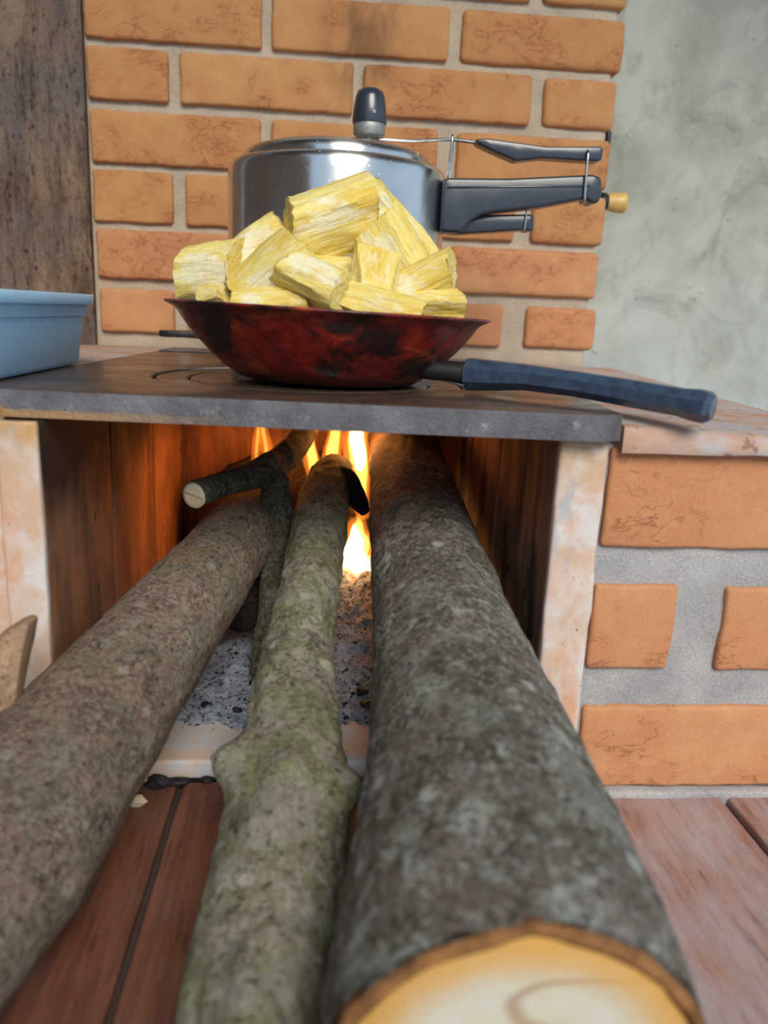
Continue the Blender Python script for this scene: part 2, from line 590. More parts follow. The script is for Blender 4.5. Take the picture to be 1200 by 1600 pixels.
def m_limewash():
    M = Mat('limewashed_slab_edge', 0.85, 0, 0.3)
    v = M.co()
    c = M.mix(M.ramp(M.noise(v, 0.3, 4, 0.6, 0.5), [(0.38, 0.0), (0.62, 1.0)]), srgb(206, 172, 148), srgb(214, 206, 202))
    c = M.mix(M.ramp(M.noise(M.co(1, 1, 0.4, (4, 8, 2)), 0.28, 4), [(0.56, 0.0), (0.7, 0.85)]), c, srgb(214, 146, 96))
    c = M.mix(M.ramp(M.noise(M.co(1, 1, 0.5, (1, 2, 9)), 0.4, 4), [(0.6, 0.0), (0.72, 0.8)]), c, srgb(168, 172, 178))
    z = M.sep(v)[2]
    top = M.math('MULTIPLY', M.math('SUBTRACT', z, 21.5), 0.3, True)
    c = M.mix(M.math('MULTIPLY', top, M.ramp(M.noise(v, 0.8, 4), [(0.35, 0.2), (0.65, 1.0)])), c, srgb(186, 142, 66))
    c = M.mix(M.ramp(M.noise(v, 1.7, 3), [(0.7, 0.0), (0.74, 0.8)]), c, srgb(40, 36, 36))
    nr = M.bump(M.noise(v, 2.5, 6, 0.7), 0.5, 0.12)
    return M.out(c, None, nr)


def m_hearth():
    M = Mat('ash_dusted_hearth_slab', 0.9, 0, 0.2)
    v = M.co()
    c = M.mix(M.ramp(M.noise(v, 0.35, 5, 0.6), [(0.36, 0.0), (0.64, 1.0)]), srgb(206, 176, 148), srgb(190, 194, 204))
    c = M.mix(M.ramp(M.noise(v, 0.3, 4), [(0.56, 0.0), (0.7, 0.8)]), c, srgb(222, 166, 112))
    c = M.mix(M.ramp(M.noise(v, 1.5, 4, 0.7), [(0.64, 0.0), (0.7, 0.85)]), c, srgb(58, 54, 56))
    return M.out(c, None, M.bump(M.noise(v, 3, 5, 0.7), 0.4, 0.1))


def m_counter():
    M = Mat('worn_red_screed', 0.75, 0, 0.35)
    v = M.co(0.5, 1, 1)
    c = M.mix(M.ramp(M.noise(v, 0.3, 5, 0.65, 0.5), [(0.36, 0.0), (0.64, 1.0)]), srgb(180, 134, 108), srgb(192, 168, 156))
    c = M.mix(M.ramp(M.noise(M.co(0.4, 1, 1, (3, 1, 7)), 0.5, 5, 0.7), [(0.47, 0.0), (0.57, 0.85)]), c, srgb(176, 174, 178))
    c = M.mix(M.ramp(M.noise(M.co(), 1.0, 4), [(0.6, 0.0), (0.66, 0.7)]), c, srgb(120, 92, 78))
    nr = M.bump(M.noise(M.co(), 2.5, 6, 0.7), 0.4, 0.12)
    return M.out(c, None, nr)


def m_iron_top():
    M = Mat('oiled_cast_iron', 0.28, 0.0, 0.7)
    v = M.co()
    c = M.mix(M.ramp(M.noise(M.co(0.35, 1, 1), 0.3, 5, 0.65), [(0.35, 0.0), (0.65, 1.0)]), srgb(62, 52, 48), srgb(92, 72, 60))
    c = M.mix(M.ramp(M.noise(v, 0.7, 5, 0.7), [(0.55, 0.0), (0.7, 0.8)]), c, srgb(28, 25, 26))
    c = M.mix(M.ramp(M.noise(v, 3, 3), [(0.7, 0.0), (0.74, 0.6)]), c, srgb(150, 140, 132))
    r = M.ramp(M.noise(M.co(0.5, 1, 1), 0.35, 5, 0.7), [(0.3, 0.16), (0.7, 0.42)])
    nr = M.bump(M.noise(v, 3, 5, 0.7), 0.12, 0.06)
    return M.out(c, r, nr)


def m_iron_edge():
    M = Mat('cast_iron_edge', 0.42, 0.2, 0.6)
    v = M.co()
    c = M.mix(M.ramp(M.noise(v, 0.35, 4), [(0.35, 0.0), (0.65, 1.0)]), srgb(84, 82, 88), srgb(116, 114, 120))
    c = M.mix(M.ramp(M.noise(v, 0.9, 5, 0.7), [(0.6, 0.0), (0.7, 0.8)]), c, srgb(158, 154, 154))
    sx = M.sep(v)
    rust = M.math('MULTIPLY', M.math('SUBTRACT', M.math('MULTIPLY', sx[0], -0.1), 0.5), 1.0, True)
    rust = M.math('MULTIPLY', rust, M.math('MULTIPLY', M.math('SUBTRACT', M.math('ADD', 0.42, M.math('MULTIPLY', M.noise(M.co(1, 1, 0.1), 0.7, 3), 0.25)), sx[2]), 6.0, True), True)
    c = M.mix(rust, c, srgb(168, 132, 92))
    nr = M.bump(M.noise(v, 4.5, 4, 0.7), 0.9, 0.16)
    return M.out(c, None, nr)


def m_burnt_pan():
    M = Mat('burnt_red_enamel', 0.3, 0.0, 0.6)
    v = M.co()
    z = M.sep(v)[2]
    n1 = M.noise(v, 0.22, 5, 0.65, 0.6)
    red = M.mix(M.ramp(M.noise(v, 0.8, 5, 0.7), [(0.39, 0.0), (0.61, 1.0)]), srgb(142, 34, 22), srgb(92, 20, 16))
    red = M.mix(M.ramp(M.noise(M.co(0.5, 0.5, 1.6), 0.5, 4), [(0.58, 0.0), (0.7, 0.7)]), red, srgb(186, 84, 44))
    c = M.mix(M.ramp(n1, [(0.47, 0.0), (0.59, 0.95)]), red, srgb(24, 16, 16))
    low = M.math('MULTIPLY', M.math('SUBTRACT', 1.3, M.math('ADD', z, M.math('MULTIPLY', M.math('SUBTRACT', M.noise(v, 0.4, 4), 0.5), 2.2))), 0.9, True)
    c = M.mix(M.math('MULTIPLY', low, 0.8), c, srgb(16, 12, 13))
    nr = M.bump(M.noise(v, 2, 6, 0.7), 0.25, 0.06)
    return M.out(c, M.ramp(M.noise(v, 0.7, 4), [(0.3, 0.18), (0.7, 0.5)]), nr)


def m_aluminium():
    M = Mat('polished_aluminium', 0.2, 1.0)
    v = M.co()
    c = M.mix(M.ramp(M.noise(v, 0.3, 4), [(0.35, 0.0), (0.65, 1.0)]), srgb(206, 206, 206), srgb(220, 219, 217))
    sp = M.ramp(M.noise(v, 3.2, 3), [(0.68, 0.0), (0.71, 1.0)])
    M.p.inputs['Anisotropic'].default_value = 0.85
    tg = M.n('Tangent', direction_type='RADIAL', axis='Z')
    M.l(tg.outputs[0], M.p.inputs['Tangent'])
    M.p.inputs['Anisotropic Rotation'].default_value = 0.25
    r = M.mix(sp, (0.24, 0.24, 0.24, 1), (0.45, 0.45, 0.45, 1))
    return M.out(c, r, M.bump(sp, 0.25, 0.03))


def m_cassava():
    M = Mat('boiled_cassava', 0.42, 0, 0.45)
    M.p.inputs['Subsurface Weight'].default_value = 0.25
    M.p.inputs['Subsurface Radius'].default_value = (0.01, 0.007, 0.003)
    M.p.inputs['Subsurface Scale'].default_value = 0.4
    v = M.co(0.25, 1, 1)
    c = M.mix(M.ramp(M.noise(v, 0.6, 5, 0.65), [(0.36, 0.0), (0.62, 1.0)]), srgb(250, 232, 144), srgb(242, 206, 88))
    c = M.mix(M.ramp(M.noise(M.co(0.6, 1, 1, (5, 3, 1)), 0.4, 6, 0.7, 0.9), [(0.5, 0.0), (0.6, 0.85)]), c, srgb(250, 244, 212))
    fib = M.noise(M.co(0.2, 1.7, 1.7), 1.9, 5, 0.7)
    c = M.mix(M.math('MULTIPLY', M.ramp(fib, [(0.52, 0.0), (0.64, 1.0)]), 0.4), c, srgb(214, 168, 66))
    c = M.mix(M.math('MULTIPLY', M.ramp(fib, [(0.36, 1.0), (0.46, 0.0)]), 0.3), c, srgb(250, 246, 220))
    nr = M.bump(fib, 0.9, 0.3)
    nr = M.bump(M.noise(M.co(), 3.2, 5, 0.75), 0.5, 0.12, nr)
    return M.out(c, M.ramp(M.noise(M.co(), 1.0, 4), [(0.3, 0.25), (0.7, 0.6)]), nr)


def m_ash():
    M = Mat('wood_ash', 0.98, 0, 0.1)
    v = M.co()
    c = M.mix(M.ramp(M.noise(v, 0.8, 6, 0.75), [(0.32, 0.0), (0.68, 1.0)]), srgb(132, 142, 162), srgb(204, 212, 228))
    c = M.mix(M.ramp(M.noise(v, 2.4, 5, 0.75), [(0.54, 0.0), (0.62, 1.0)]), c, srgb(66, 68, 78))
    y = M.sep(v)[1]
    e = M.math('ADD', M.math('SUBTRACT', y, 24.0), M.math('MULTIPLY', M.math('SUBTRACT', M.noise(v, 0.7, 4), 0.5), 10.0))
    g = M.math('MULTIPLY', M.math('MULTIPLY', e, 0.14, True), M.ramp(M.noise(v, 1.4, 6, 0.75), [(0.46, 0.0), (0.64, 1.0)]))
    gx = M.math('SUBTRACT', 1.0, M.math('MULTIPLY', M.math('SUBTRACT', M.math('ABSOLUTE', M.sep(v)[0]), 6.5), 0.5, True), True)
    g = M.math('MULTIPLY', g, gx)
    M.p.inputs['Emission Color'].default_value = (1.0, 0.16, 0.02, 1)
    M.l(M.math('MULTIPLY', g, 1.1), M.p.inputs['Emission Strength'])
    nr = M.bump(M.noise(v, 3, 7, 0.8), 0.9, 0.3)
    return M.out(c, None, nr)


def m_flame(name, col, strength):
    m = bpy.data.materials.new(name)
    m.use_nodes = True
    t = m.node_tree
    for nd in list(t.nodes):
        if nd.type != 'OUTPUT_MATERIAL':
            t.nodes.remove(nd)
    o = [nd for nd in t.nodes if nd.type == 'OUTPUT_MATERIAL'][0]
    e = t.nodes.new('ShaderNodeEmission')
    e.inputs['Color'].default_value = col
    e.inputs['Strength'].default_value = strength
    t.links.new(e.outputs[0], o.inputs['Volume'])
    m.cycles.homogeneous_volume = True
    return m


CONCRETE = m_concrete()
POSTWOOD = m_post()
LIMEWASH = m_limewash()
COUNTER = m_counter()
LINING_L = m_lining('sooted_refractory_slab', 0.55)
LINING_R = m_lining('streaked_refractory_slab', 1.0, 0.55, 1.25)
IRON_TOP = m_iron_top()
IRON_EDGE = m_iron_edge()
BLACK_IRON = plain('black_iron', srgb(44, 42, 44), 0.45, 0.3, 0.3)
PAN = m_burnt_pan()
ALU = m_aluminium()
BAKELITE = plain('black_bakelite', srgb(44, 51, 62), 0.27, 0, 0.06, 8, 0.75)
HANDLE_BLUE = plain('worn_blue_black_handle', srgb(56, 73, 96), 0.26, 0, 0.25, 5, 0.8, 0.2)
STEEL = plain('steel_wire', srgb(190, 190, 188), 0.25, 1.0)
FIXING = plain('galvanised_fixing', srgb(150, 152, 150), 0.5, 0.6, 0.4, 12)
TUB = plain('pale_blue_plastic', srgb(178, 222, 255), 0.3, 0, 0.03, 5, 0.5, 0.03)
KNOBWOOD = plain('varnished_knob_wood', srgb(214, 176, 104), 0.4, 0, 0.1, 4, 0.5, 0.1)
CASSAVA = m_cassava()
ASH = m_ash()
CHARCOAL = plain('charcoal', srgb(26, 25, 28), 0.6, 0, 0.9, 4, 0.4, 0.3)
CHIPWOOD = plain('pale_wood_chip', srgb(206, 190, 162), 0.8, 0, 0.4, 5)
LEAF = plain('dry_leaf', srgb(176, 140, 92), 0.7)
PLANK_SHADED = m_plank('shaded_red_brown_plank', srgb(92, 52, 40), srgb(124, 74, 54), srgb(142, 116, 106), 0.28)  # left and centre planks: shade put into the darker base colour
PLANK_LIT_DUSTY = m_plank('lit_dusty_red_plank', srgb(146, 104, 92), srgb(170, 128, 114), srgb(176, 166, 170), 0.95)  # right planks: brighter light put into the paler base, with a real dust film
GROUT = plain('dark_joint', srgb(66, 54, 50), 0.9, 0, 0.5)
SLAB = m_hearth()
PATIO = plain('patio_concrete', srgb(120, 112, 100), 0.9, 0, 0.3, 1.0)
BARK_L = m_bark('brown_smooth_bark', (srgb(108, 88, 77), srgb(146, 126, 109), srgb(178, 158, 138)), srgb(122, 118, 94), srgb(190, 180, 166), 0.4, 0.35, (1, 0.6, 1), 29.0, None)
BARK_M = m_bark('mossy_bark', (srgb(104, 98, 80), srgb(146, 140, 116), srgb(176, 168, 146)), srgb(156, 164, 116), srgb(206, 198, 188), 0.75, 0.5, (1, 0.5, 1), 37.0, None, 0.36)
BARK_R = m_bark('dark_lichen_bark', (srgb(84, 75, 71), srgb(126, 114, 106), srgb(160, 147, 138)), srgb(100, 106, 74), srgb(196, 202, 196), 0.4, 0.62, (1, 0.5, 1), 41.0, None, 0.3)
BARK_B = m_bark('grey_branch_bark', (srgb(62, 56, 46), srgb(96, 90, 74), srgb(130, 126, 106)), srgb(96, 100, 70), srgb(160, 160, 146), 0.3, 0.3, (1, 1, 0.5), 12.0)
CHAR_DARK = m_bark('dark_char', (srgb(30, 26, 24), srgb(48, 40, 36), srgb(62, 54, 48)), None, None, axis=(1, 0.5, 1))
CHARRED = m_bark('charred_wood', (srgb(34, 28, 26), srgb(54, 44, 40), srgb(70, 60, 54)), None, None, axis=(1, 0.5, 1), char_y=0.0, glow=3.0)


# ------------------------------------------------------------------ the setting
def struct(name, v, f, mat, smooth=False, label=None, cat=None, **kw):
    o = obj(name, v, f, mat, smooth=smooth, kind='structure', **kw)
    o['label'] = label
    o['category'] = cat
    return o


v, f = rbox(-300, 300, -300, 300, -100, -95, 0.5, (2, 1, 2))
struct('floor', v, f, PATIO, label='unseen grey brown concrete ground added around the stove', cat='floor')  # out of view, added so the cooker has ground to reflect

v, f = rbox(20, 220, 120, 132, -95, 170, 0.5, (4, 1, 4))
struct('wall_right', v, f, CONCRETE, label='rough grey rendered concrete wall at the right behind the stove', cat='wall')

v, f = rbox(-140, -128, -160, 132, -95, 170, 0.5, (2, 4, 4))
struct('added_wall_left', v, f, POSTWOOD, label='unseen dark side wall added left of the stove for the cooker reflections', cat='wall')  # out of view, added to darken the left of the cooker's reflections
v, f = rbox(-140, 220, -40, 132, 170, 178, 0.5, (4, 4, 1))
struct('added_ceiling', v, f, POSTWOOD, label='unseen dark roof added above the stove for the cooker reflections', cat='added_ceiling')  # out of view, added to cut skylight and give the cooker dark reflections

# brick chimney wall: mortar body with every brick set proud of it
v, f = rbox(-60, 34.0, 104.5, 119, -1.2, 75, 0.6, (40, 2, 40), 0.12, 0.5, 3)
wall = struct('wall_back', v, f, MORTAR, True, label='orange brick chimney wall with pale mortar joints behind the pots', cat='wall')


def brick(parent, x0, x1, z0, z1, yf, yb, mat, seed, r=0.45, rough=0.11):
    n = (max(4, int((x1 - x0) / 1.1)), 2, 5)
    bv, bf = rbox(x0, x1, yf, yb, z0, z1, r, n, rough, 0.55, seed)
    return obj('brick', bv, bf, mat, parent)


courses = [
    (47.9, 53.6, [(-28.0, -8.1), (-6.9, 13.6), (15.2, 34.6)]),
    (41.2, 46.8, [(-28.0, -18.8), (-17.5, 2.6), (3.8, 23.2), (24.6, 34.7)]),
    (34.35, 40.1, [(-28.1, -8.05), (-6.87, 13.8), (15.27, 34.9)]),
    (27.95, 33.5, [(-28.0, -18.77), (-17.47, 2.7), (3.87, 24.1), (25.65, 34.6)]),
    (21.1, 26.9, [(-27.9, -8.14), (-6.85, 13.1), (15.4, 34.6)]),
    (14.5, 20.4, [(-27.9, -18.54), (-17.05, 2.6), (3.5, 23.3), (25.4, 34.7)]),
    (8.0, 13.7, [(-27.7, -7.2), (-6.0, 13.8), (15.2, 34.5)]),
    (1.6, 6.8, [(-27.6, -18.67), (-17.0, 2.8), (4.0, 22.65), (25.65, 34.9)]),
]
sd = 1
for z0, z1, js in courses:
    for x0, x1 in js:
        sd += 1
        last = x1 > 34
        brick(wall, x0, x1, z0, z1, 103.75 + random.uniform(-0.12, 0.12), 108 if not last else 118.6,
              BRICK if z0 > 13.8 else BRICK_LOW, sd, 0.42 if not last else 0.7)


# dark post at the left, a thick rough timber
def post_pt(u, w):
    x = -58 + u * 29.8
    z = -0.2 + w * 76
    p = Vector((x, 0, z * 0.25))
    d = 0.55 * fbm(p, 0.35, 5) + 0.25 * nz((x * 2.2, 3, z * 0.35)) + 0.12 * nz((x * 5, 9, z * 0.9))
    return x, d, z


pv, pf = [], []
NX, NZ = 70, 130
for j in range(NZ + 1):
    for i in range(NX + 1):
        x, d, z = post_pt(i / NX, j / NZ)
        edge = max(0.0, i / NX - 0.97) / 0.03
        pv.append(Vector((x + 0.18 * nz((1, 1, z * 0.6)) * (i == NX), 102.9 + d * 0.45 + edge * 0.3, z)))
for j in range(NZ):
    for i in range(NX):
        a = j * (NX + 1) + i
        pf.append((a, a + 1, a + NX + 2, a + NX + 1))
b0 = len(pv)
for j in (0, NZ):
    for i in (0, NX):
        q = pv[j * (NX + 1) + i]
        pv.append(Vector((q.x, 104.4, q.z)))
right_edge = [j * (NX + 1) + NX for j in range(NZ + 1)]
left_edge = [j * (NX + 1) for j in range(NZ + 1)]
pf.append(tuple(right_edge) + (b0 + 3, b0 + 1))
pf.append(tuple(left_edge) + (b0 + 2, b0))
pf.append(tuple(range(0, NX + 1)) + (b0 + 1, b0))
pf.append(tuple(range(NZ * (NX + 1), NZ * (NX + 1) + NX + 1)) + (b0 + 3, b0 + 2))
pf.append((b0, b0 + 1, b0 + 3, b0 + 2))
obj('wooden_post', pv, pf, POSTWOOD, origin=(-43, 103.5, -0.2), sharp=50,
    label='rough dark brown timber post left of the brick wall', category='post')

# damper knob on the chimney's right side
dk = thing('damper_knob', 'yellow turned wooden damper knob sticking out of the chimney side', 'knob', (34.9, 108, 20.3))
rot = Matrix.Rotation(math.radians(90), 3, 'Y') @ Matrix.Identity(3)
v, f = lathe([(0, -0.6), (0.35, -0.6), (0.35, 0.2), (1.15, 0.25), (1.15, 0.7), (0.95, 1.1), (0, 1.1)], 28, (35.0, 108, 20.35), rot)
obj('collar', v, f, BLACK_IRON, dk, sharp=40)
v, f = lathe([(0, 1.0), (0.95, 1.0), (1.05, 1.3), (1.22, 2.2), (1.32, 3.0), (1.28, 3.35), (1.05, 3.55), (0, 3.6)], 28, (35.0, 108, 20.35), rot)
obj('knob', v, f, KNOBWOOD, dk, sharp=60)
v, f = rbox(34.7, 35.3, 106.5, 109, 26.4, 28.6, 0.2, (1, 2, 2))
obj('draught_plate', v, f, BLACK_IRON, origin=(35, 107.7, 26.4), label='small black metal plate on the chimney side above the wooden knob', category='plate')

# ------------------------------------------------------------------ the stove
ZF = -26.6
stove = thing('wood_stove', 'brick wood stove with open firebox and whitewashed slab edges', 'stove', (0, 70, ZF))

# left pier, lined with refractory slabs towards the fire
v, f = rbox(-58, -18.9, 48.3, 104, ZF, -0.9, 0.4, (10, 10, 8), 0.1, 0.4, 5)
pier_l = obj('pier', v, f, LIMEWASH, stove)
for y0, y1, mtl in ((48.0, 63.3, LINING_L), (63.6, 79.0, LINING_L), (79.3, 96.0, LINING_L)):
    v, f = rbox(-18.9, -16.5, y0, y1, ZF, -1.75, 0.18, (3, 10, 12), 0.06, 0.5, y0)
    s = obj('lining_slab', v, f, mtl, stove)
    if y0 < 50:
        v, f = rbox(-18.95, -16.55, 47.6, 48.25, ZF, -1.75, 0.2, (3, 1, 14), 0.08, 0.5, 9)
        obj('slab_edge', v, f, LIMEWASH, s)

# right pier: mortar body, bricks proud of it, lining inside
v, f = rbox(17.3, 37.5, 48.6, 104, ZF, -2.2, 0.4, (24, 4, 24), 0.16, 0.5, 8)
pier_r = obj('pier', v, f, MORTAR_GREY, stove)
for k, (x0, x1, z0, z1) in enumerate([(18.05, 38, -8.75, -2.25), (17.95, 23.6, -17.25, -11.3), (26.9, 38, -17.3, -11.4), (18.1, 38, -26.15, -20.0)]):
    brick(pier_r, x0, x1, z0, z1, 48.15, 53, BRICK_LOW, 60 + k, 0.32, 0.12)
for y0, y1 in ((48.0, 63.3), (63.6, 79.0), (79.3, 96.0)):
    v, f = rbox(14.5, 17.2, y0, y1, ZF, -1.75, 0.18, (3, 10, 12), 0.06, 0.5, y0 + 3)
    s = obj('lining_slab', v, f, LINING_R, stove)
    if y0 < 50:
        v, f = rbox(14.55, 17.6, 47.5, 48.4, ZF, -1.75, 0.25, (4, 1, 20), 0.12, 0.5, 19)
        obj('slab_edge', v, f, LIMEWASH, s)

v, f = rbox(-18.9, 17.2, 96.0, 103.8, ZF, -1.75, 0.2, (10, 2, 8), 0.1, 0.4, 4)
obj('firebox_back', v, f, LINING_L, stove)
v, f = rbox(-16.4, 14.4, 50.0, 96.0, ZF, -25.2, 0.25, (16, 20, 1), 0.05, 0.5, 6)
obj('hearth_slab', v, f, SLAB, stove)


# counters around the iron plate (the plate sits a little askew)
def slab_poly(pts, zt, zb, r=0.5, sub=1.0, seed=0):
    """pts (x, y, top z); top with rounded rim, down to zb"""
    n = len(pts)
    dense = []
    for i in range(n):
        a, b = Vector(pts[i]), Vector(pts[(i + 1) % n])
        m = max(1, int((b - a).length / 2.5))
        for k in range(m):
            dense.append(a.lerp(b, k / m))
    c = sum((Vector(p) for p in dense), Vector()) / len(dense)
    rings = []

    def ring(inset, dz, abs_z=None):
        out = []
        for p in dense:
            d = Vector((c.x - p.x, c.y - p.y, 0))
            d.normalize()
            q = p + d * inset
            q.z = (p.z + dz) if abs_z is None else abs_z
            q.z += 0.06 * nz((p.x + seed, p.y, inset * 3), 0.5)
            out.append(q)
        return out
    rings = [ring(0.1, 0, zb), ring(0, -r * 1.2), ring(r * 0.12, -r * 0.5), ring(r * 0.45, -r * 0.12), ring(r * 1.1, 0)]
    V = [p for rg in rings for p in rg]
    m = len(dense)
    F = []
    for a in range(len(rings) - 1):
        for i in range(m):
            j = (i + 1) % m
            F.append((a * m + i, a * m + j, (a + 1) * m + j, (a + 1) * m + i))
    F.append(tuple(range((len(rings) - 1) * m, len(rings) * m)))
    F.append(tuple(reversed(range(m))))
    return V, F


v, f = slab_poly([(-58, 47.6, -0.1), (-22.2, 47.6, -0.1), (-18.75, 100.9, -0.1), (-18.7, 103.9, -0.1), (-58, 103.9, -0.1)], -0.1, -0.9, 0.3)
obj('counter', v, f, COUNTER, stove, sharp=40)
v, f = slab_poly([(18.35, 47.3, -0.75), (38.2, 47.2, -1.75), (37.6, 103.9, -0.5), (22.2, 103.9, -0.25), (22.0, 98.0, -0.25), (18.45, 50.0, -0.5)], -1, -2.45, 0.95)
obj('counter', v, f, COUNTER, stove, sharp=40)
v, f = slab_poly([(-18.6, 101.4, -0.15), (22.1, 98.4, -0.15), (22.1, 103.9, -0.15), (-18.6, 103.9, -0.15)], -0.15, -1.7, 0.2)
obj('counter', v, f, COUNTER, stove, sharp=40)

# plank ledge in front of the firebox
joints = [(-58, -36, PLANK_SHADED), (-35.7, -22.6, PLANK_SHADED), (-22.3, -9.35, PLANK_SHADED), (-8.95, 4.3, PLANK_SHADED), (4.6, 17.0, PLANK_SHADED), (17.3, 28.4, PLANK_LIT_DUSTY), (28.9, 44, PLANK_LIT_DUSTY)]
v, f = rbox(-58, 44, 5, 49.9, -29.5, -27.2, 0.2, (4, 4, 1))
ledge = obj('ledge', v, f, GROUT, stove)
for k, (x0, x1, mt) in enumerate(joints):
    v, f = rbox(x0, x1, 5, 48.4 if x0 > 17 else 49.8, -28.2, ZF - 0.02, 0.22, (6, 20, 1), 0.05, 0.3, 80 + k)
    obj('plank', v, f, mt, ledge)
v, f = rbox(17.4, 44, 47.5, 48.5, -27.5, -26.15, 0.3, (20, 2, 1), 0.15, 0.6, 33)
obj('mortar_fillet', v, f, MORTAR_GREY, stove)
v, f = rbox(-58, 44, 7, 104, -95, -29.5, 0.5, (4, 4, 4))
obj('plinth', v, f, MORTAR_GREY, stove)

# ------------------------------------------------------------------ cast-iron plate with burner rings
PA = math.radians(-4.0)   # the plate's own heading


plate = thing('stove_plate', 'dark cast iron stove plate with round burner covering the firebox', 'stove plate', (0, 73, -1.65))
front = lambda x: 47.1 - (x - 0) * 0.082
outline = [(-22.0, front(-22) + 0.35), (16.6, front(16.6) + 0.35), (18.0, front(18) + 1.35), (21.7, 97.9), (-18.5, 101.1)]
hx, hy, HR = -1.0, 63.4, 11.9


def plate_mesh(z0, z1):
    """slab with a round burner opening"""
    n = 96
    ring, rim = [], []
    pts = []
    m = len(outline)
    for i in range(n):
        a = 2 * math.pi * i / n
        d = Vector((math.cos(a), math.sin(a)))
        best = None
        for k in range(m):
            p, q = Vector(outline[k]), Vector(outline[(k + 1) % m])
            e = q - p
            den = d.x * e.y - d.y * e.x
            if abs(den) < 1e-9:
                continue
            w = p - Vector((hx, hy))
            t = (w.x * e.y - w.y * e.x) / den
            s = (w.x * d.y - w.y * d.x) / den
            if t > 0 and -1e-6 <= s <= 1 + 1e-6 and (best is None or t < best):
                best = t
        pts.append((d, best))
    # snap the nearest ray to every corner
    for c in outline:
        w = Vector(c) - Vector((hx, hy))
        a = math.atan2(w.y, w.x) % (2 * math.pi)
        i = int(round(a / (2 * math.pi) * n)) % n
        pts[i] = (w.normalized(), w.length)
    V, F = [], []
    lay = [('o', 0, z0), ('o', 0, z1 - 0.18), ('o', 0.07, z1 - 0.05), ('o', 0.22, z1), ('h', 0.12, z1), ('h', 0, z1 - 0.12), ('h', 0, z0)]
    for kind, inset, z in lay:
        for i in range(n):
            a = 2 * math.pi * i / n
            d, t = pts[i]
            if kind == 'o':
                p = Vector((hx, hy)) + d * (t - inset)
            else:
                p = Vector((hx, hy)) + d * (HR + inset)
            V.append(Vector((p.x, p.y, z)))
    L = len(lay)
    mats = []
    for k in range(L):
        for i in range(n):
            j = (i + 1) % n
            F.append((k * n + i, k * n + j, ((k + 1) % L) * n + j, ((k + 1) % L) * n + i))
            mats.append(1 if k in (0, 1) else 0)
    return V, F, mats


v, f, mi = plate_mesh(-1.65, 0.0)
body = obj('plate', v, f, IRON_TOP, plate, sharp=35)
body.data.materials.append(IRON_EDGE)
for p, k in zip(body.data.polygons, mi):
    p.material_index = k
v, f = lathe([(11.75, -0.9), (11.75, -0.22), (11.6, -0.1), (9.45, -0.1), (9.3, -0.22), (9.3, -0.9)], 96, (hx, hy, 0), closed=True)
obj('burner_ring', v, f, IRON_TOP, plate, sharp=35)
v, f = lathe([(0, -1.0), (9.15, -1.0), (9.15, -0.2), (9.0, -0.08), (0, -0.08)], 96, (hx, hy, 0))
obj('burner_lid', v, f, IRON_TOP, plate, sharp=35)
bm_ = [(-18.6, 93.4), (21.3, 90.2)]
d_ = (Vector(bm_[1]) - Vector(bm_[0])).normalized()
v, f = prism([(0, 0), (39.6, 0), (39.6, 7.0), (0, 7.0)], 0.01, 0.16,
             lambda a, b, d: Vector((bm_[0][0] + d_.x * a - d_.y * b, bm_[0][1] + d_.y * a + d_.x * b, d)), 0.05, 1)
obj('rear_strip', v, f, IRON_EDGE, plate, sharp=35)

# ------------------------------------------------------------------ frying pan
PT = Matrix.Rotation(math.radians(1.3), 3, 'Y')
pc = Vector((0.25, 62.0, 0.02))
pan = thing('frying_pan', 'deep red and black burnt frying pan with long blue handle', 'pan', pc)
prof = [(0, 0.0), (6.2, 0.0), (6.7, 0.12), (7.6, 0.7), (8.6, 1.55), (9.6, 2.55), (10.35, 3.4), (10.85, 4.1), (11.1, 4.5), (11.35, 4.72), (11.75, 4.9),
        (12.0, 5.02), (12.05, 5.12), (11.95, 5.2), (11.6, 5.12), (11.2, 4.95), (10.8, 4.5), (10.3, 3.75), (9.5, 2.7), (8.4, 1.6), (7.2, 0.7), (6.2, 0.35), (0, 0.3)]
prof = [(r, z + 0.14) for r, z in prof]
v, f = lathe(prof, 128, pc, PT)
v = [Vector((p.x, p.y, p.z)) for p in v]
obj('bowl', v, f, PAN, pan)
hd = Vector((12.55, -10.95, -0.6))
v, f = tube([(6.7, 57.9, 1.45, 0.55), (7.5, 57.6, 1.5, 0.75), (8.6, 57.2, 1.45, 0.72), (10.6, 56.6, 1.35, 0.85)], 18, 4)
obj('ferrule', v, f, BLACK_IRON, pan, sharp=50)
v, f = lathe([(0, -0.3), (0.55, -0.3), (0.62, 0), (0.4, 0.22), (0, 0.3)], 16, (6.0, 57.6, 1.5), Vector((-0.6, -0.75, 0.1)).to_track_quat('Z', 'Y').to_matrix())
obj('rivet', v, f, STEEL, pan)


def octo(path):
    """octagonal grip along a path of (x, y, z, half height, half width)"""
    V, F = [], []
    sides = [(-1, -.42), (-1, .42), (-.42, 1), (.42, 1), (1, .42), (1, -.42), (.42, -1), (-.42, -1)]
    for i, (x, y, z, hh, hw) in enumerate(path):
        a, b = Vector(path[max(i - 1, 0)][:3]), Vector(path[min(i + 1, len(path) - 1)][:3])
        t = (b - a).normalized()
        s = t.cross(Vector((0, 0, 1))).normalized()
        u = s.cross(t)
        for sx, sz in sides:
            V.append(Vector((x, y, z)) + s * hw * sx + u * hh * sz)
    for i in range(len(path) - 1):
        for k in range(8):
            j = (k + 1) % 8
            F.append((i * 8 + k, i * 8 + j, (i + 1) * 8 + j, (i + 1) * 8 + k))
    F.append(tuple(range(8)))
    F.append(tuple(reversed(range((len(path) - 1) * 8, len(path) * 8))))
    return V, F


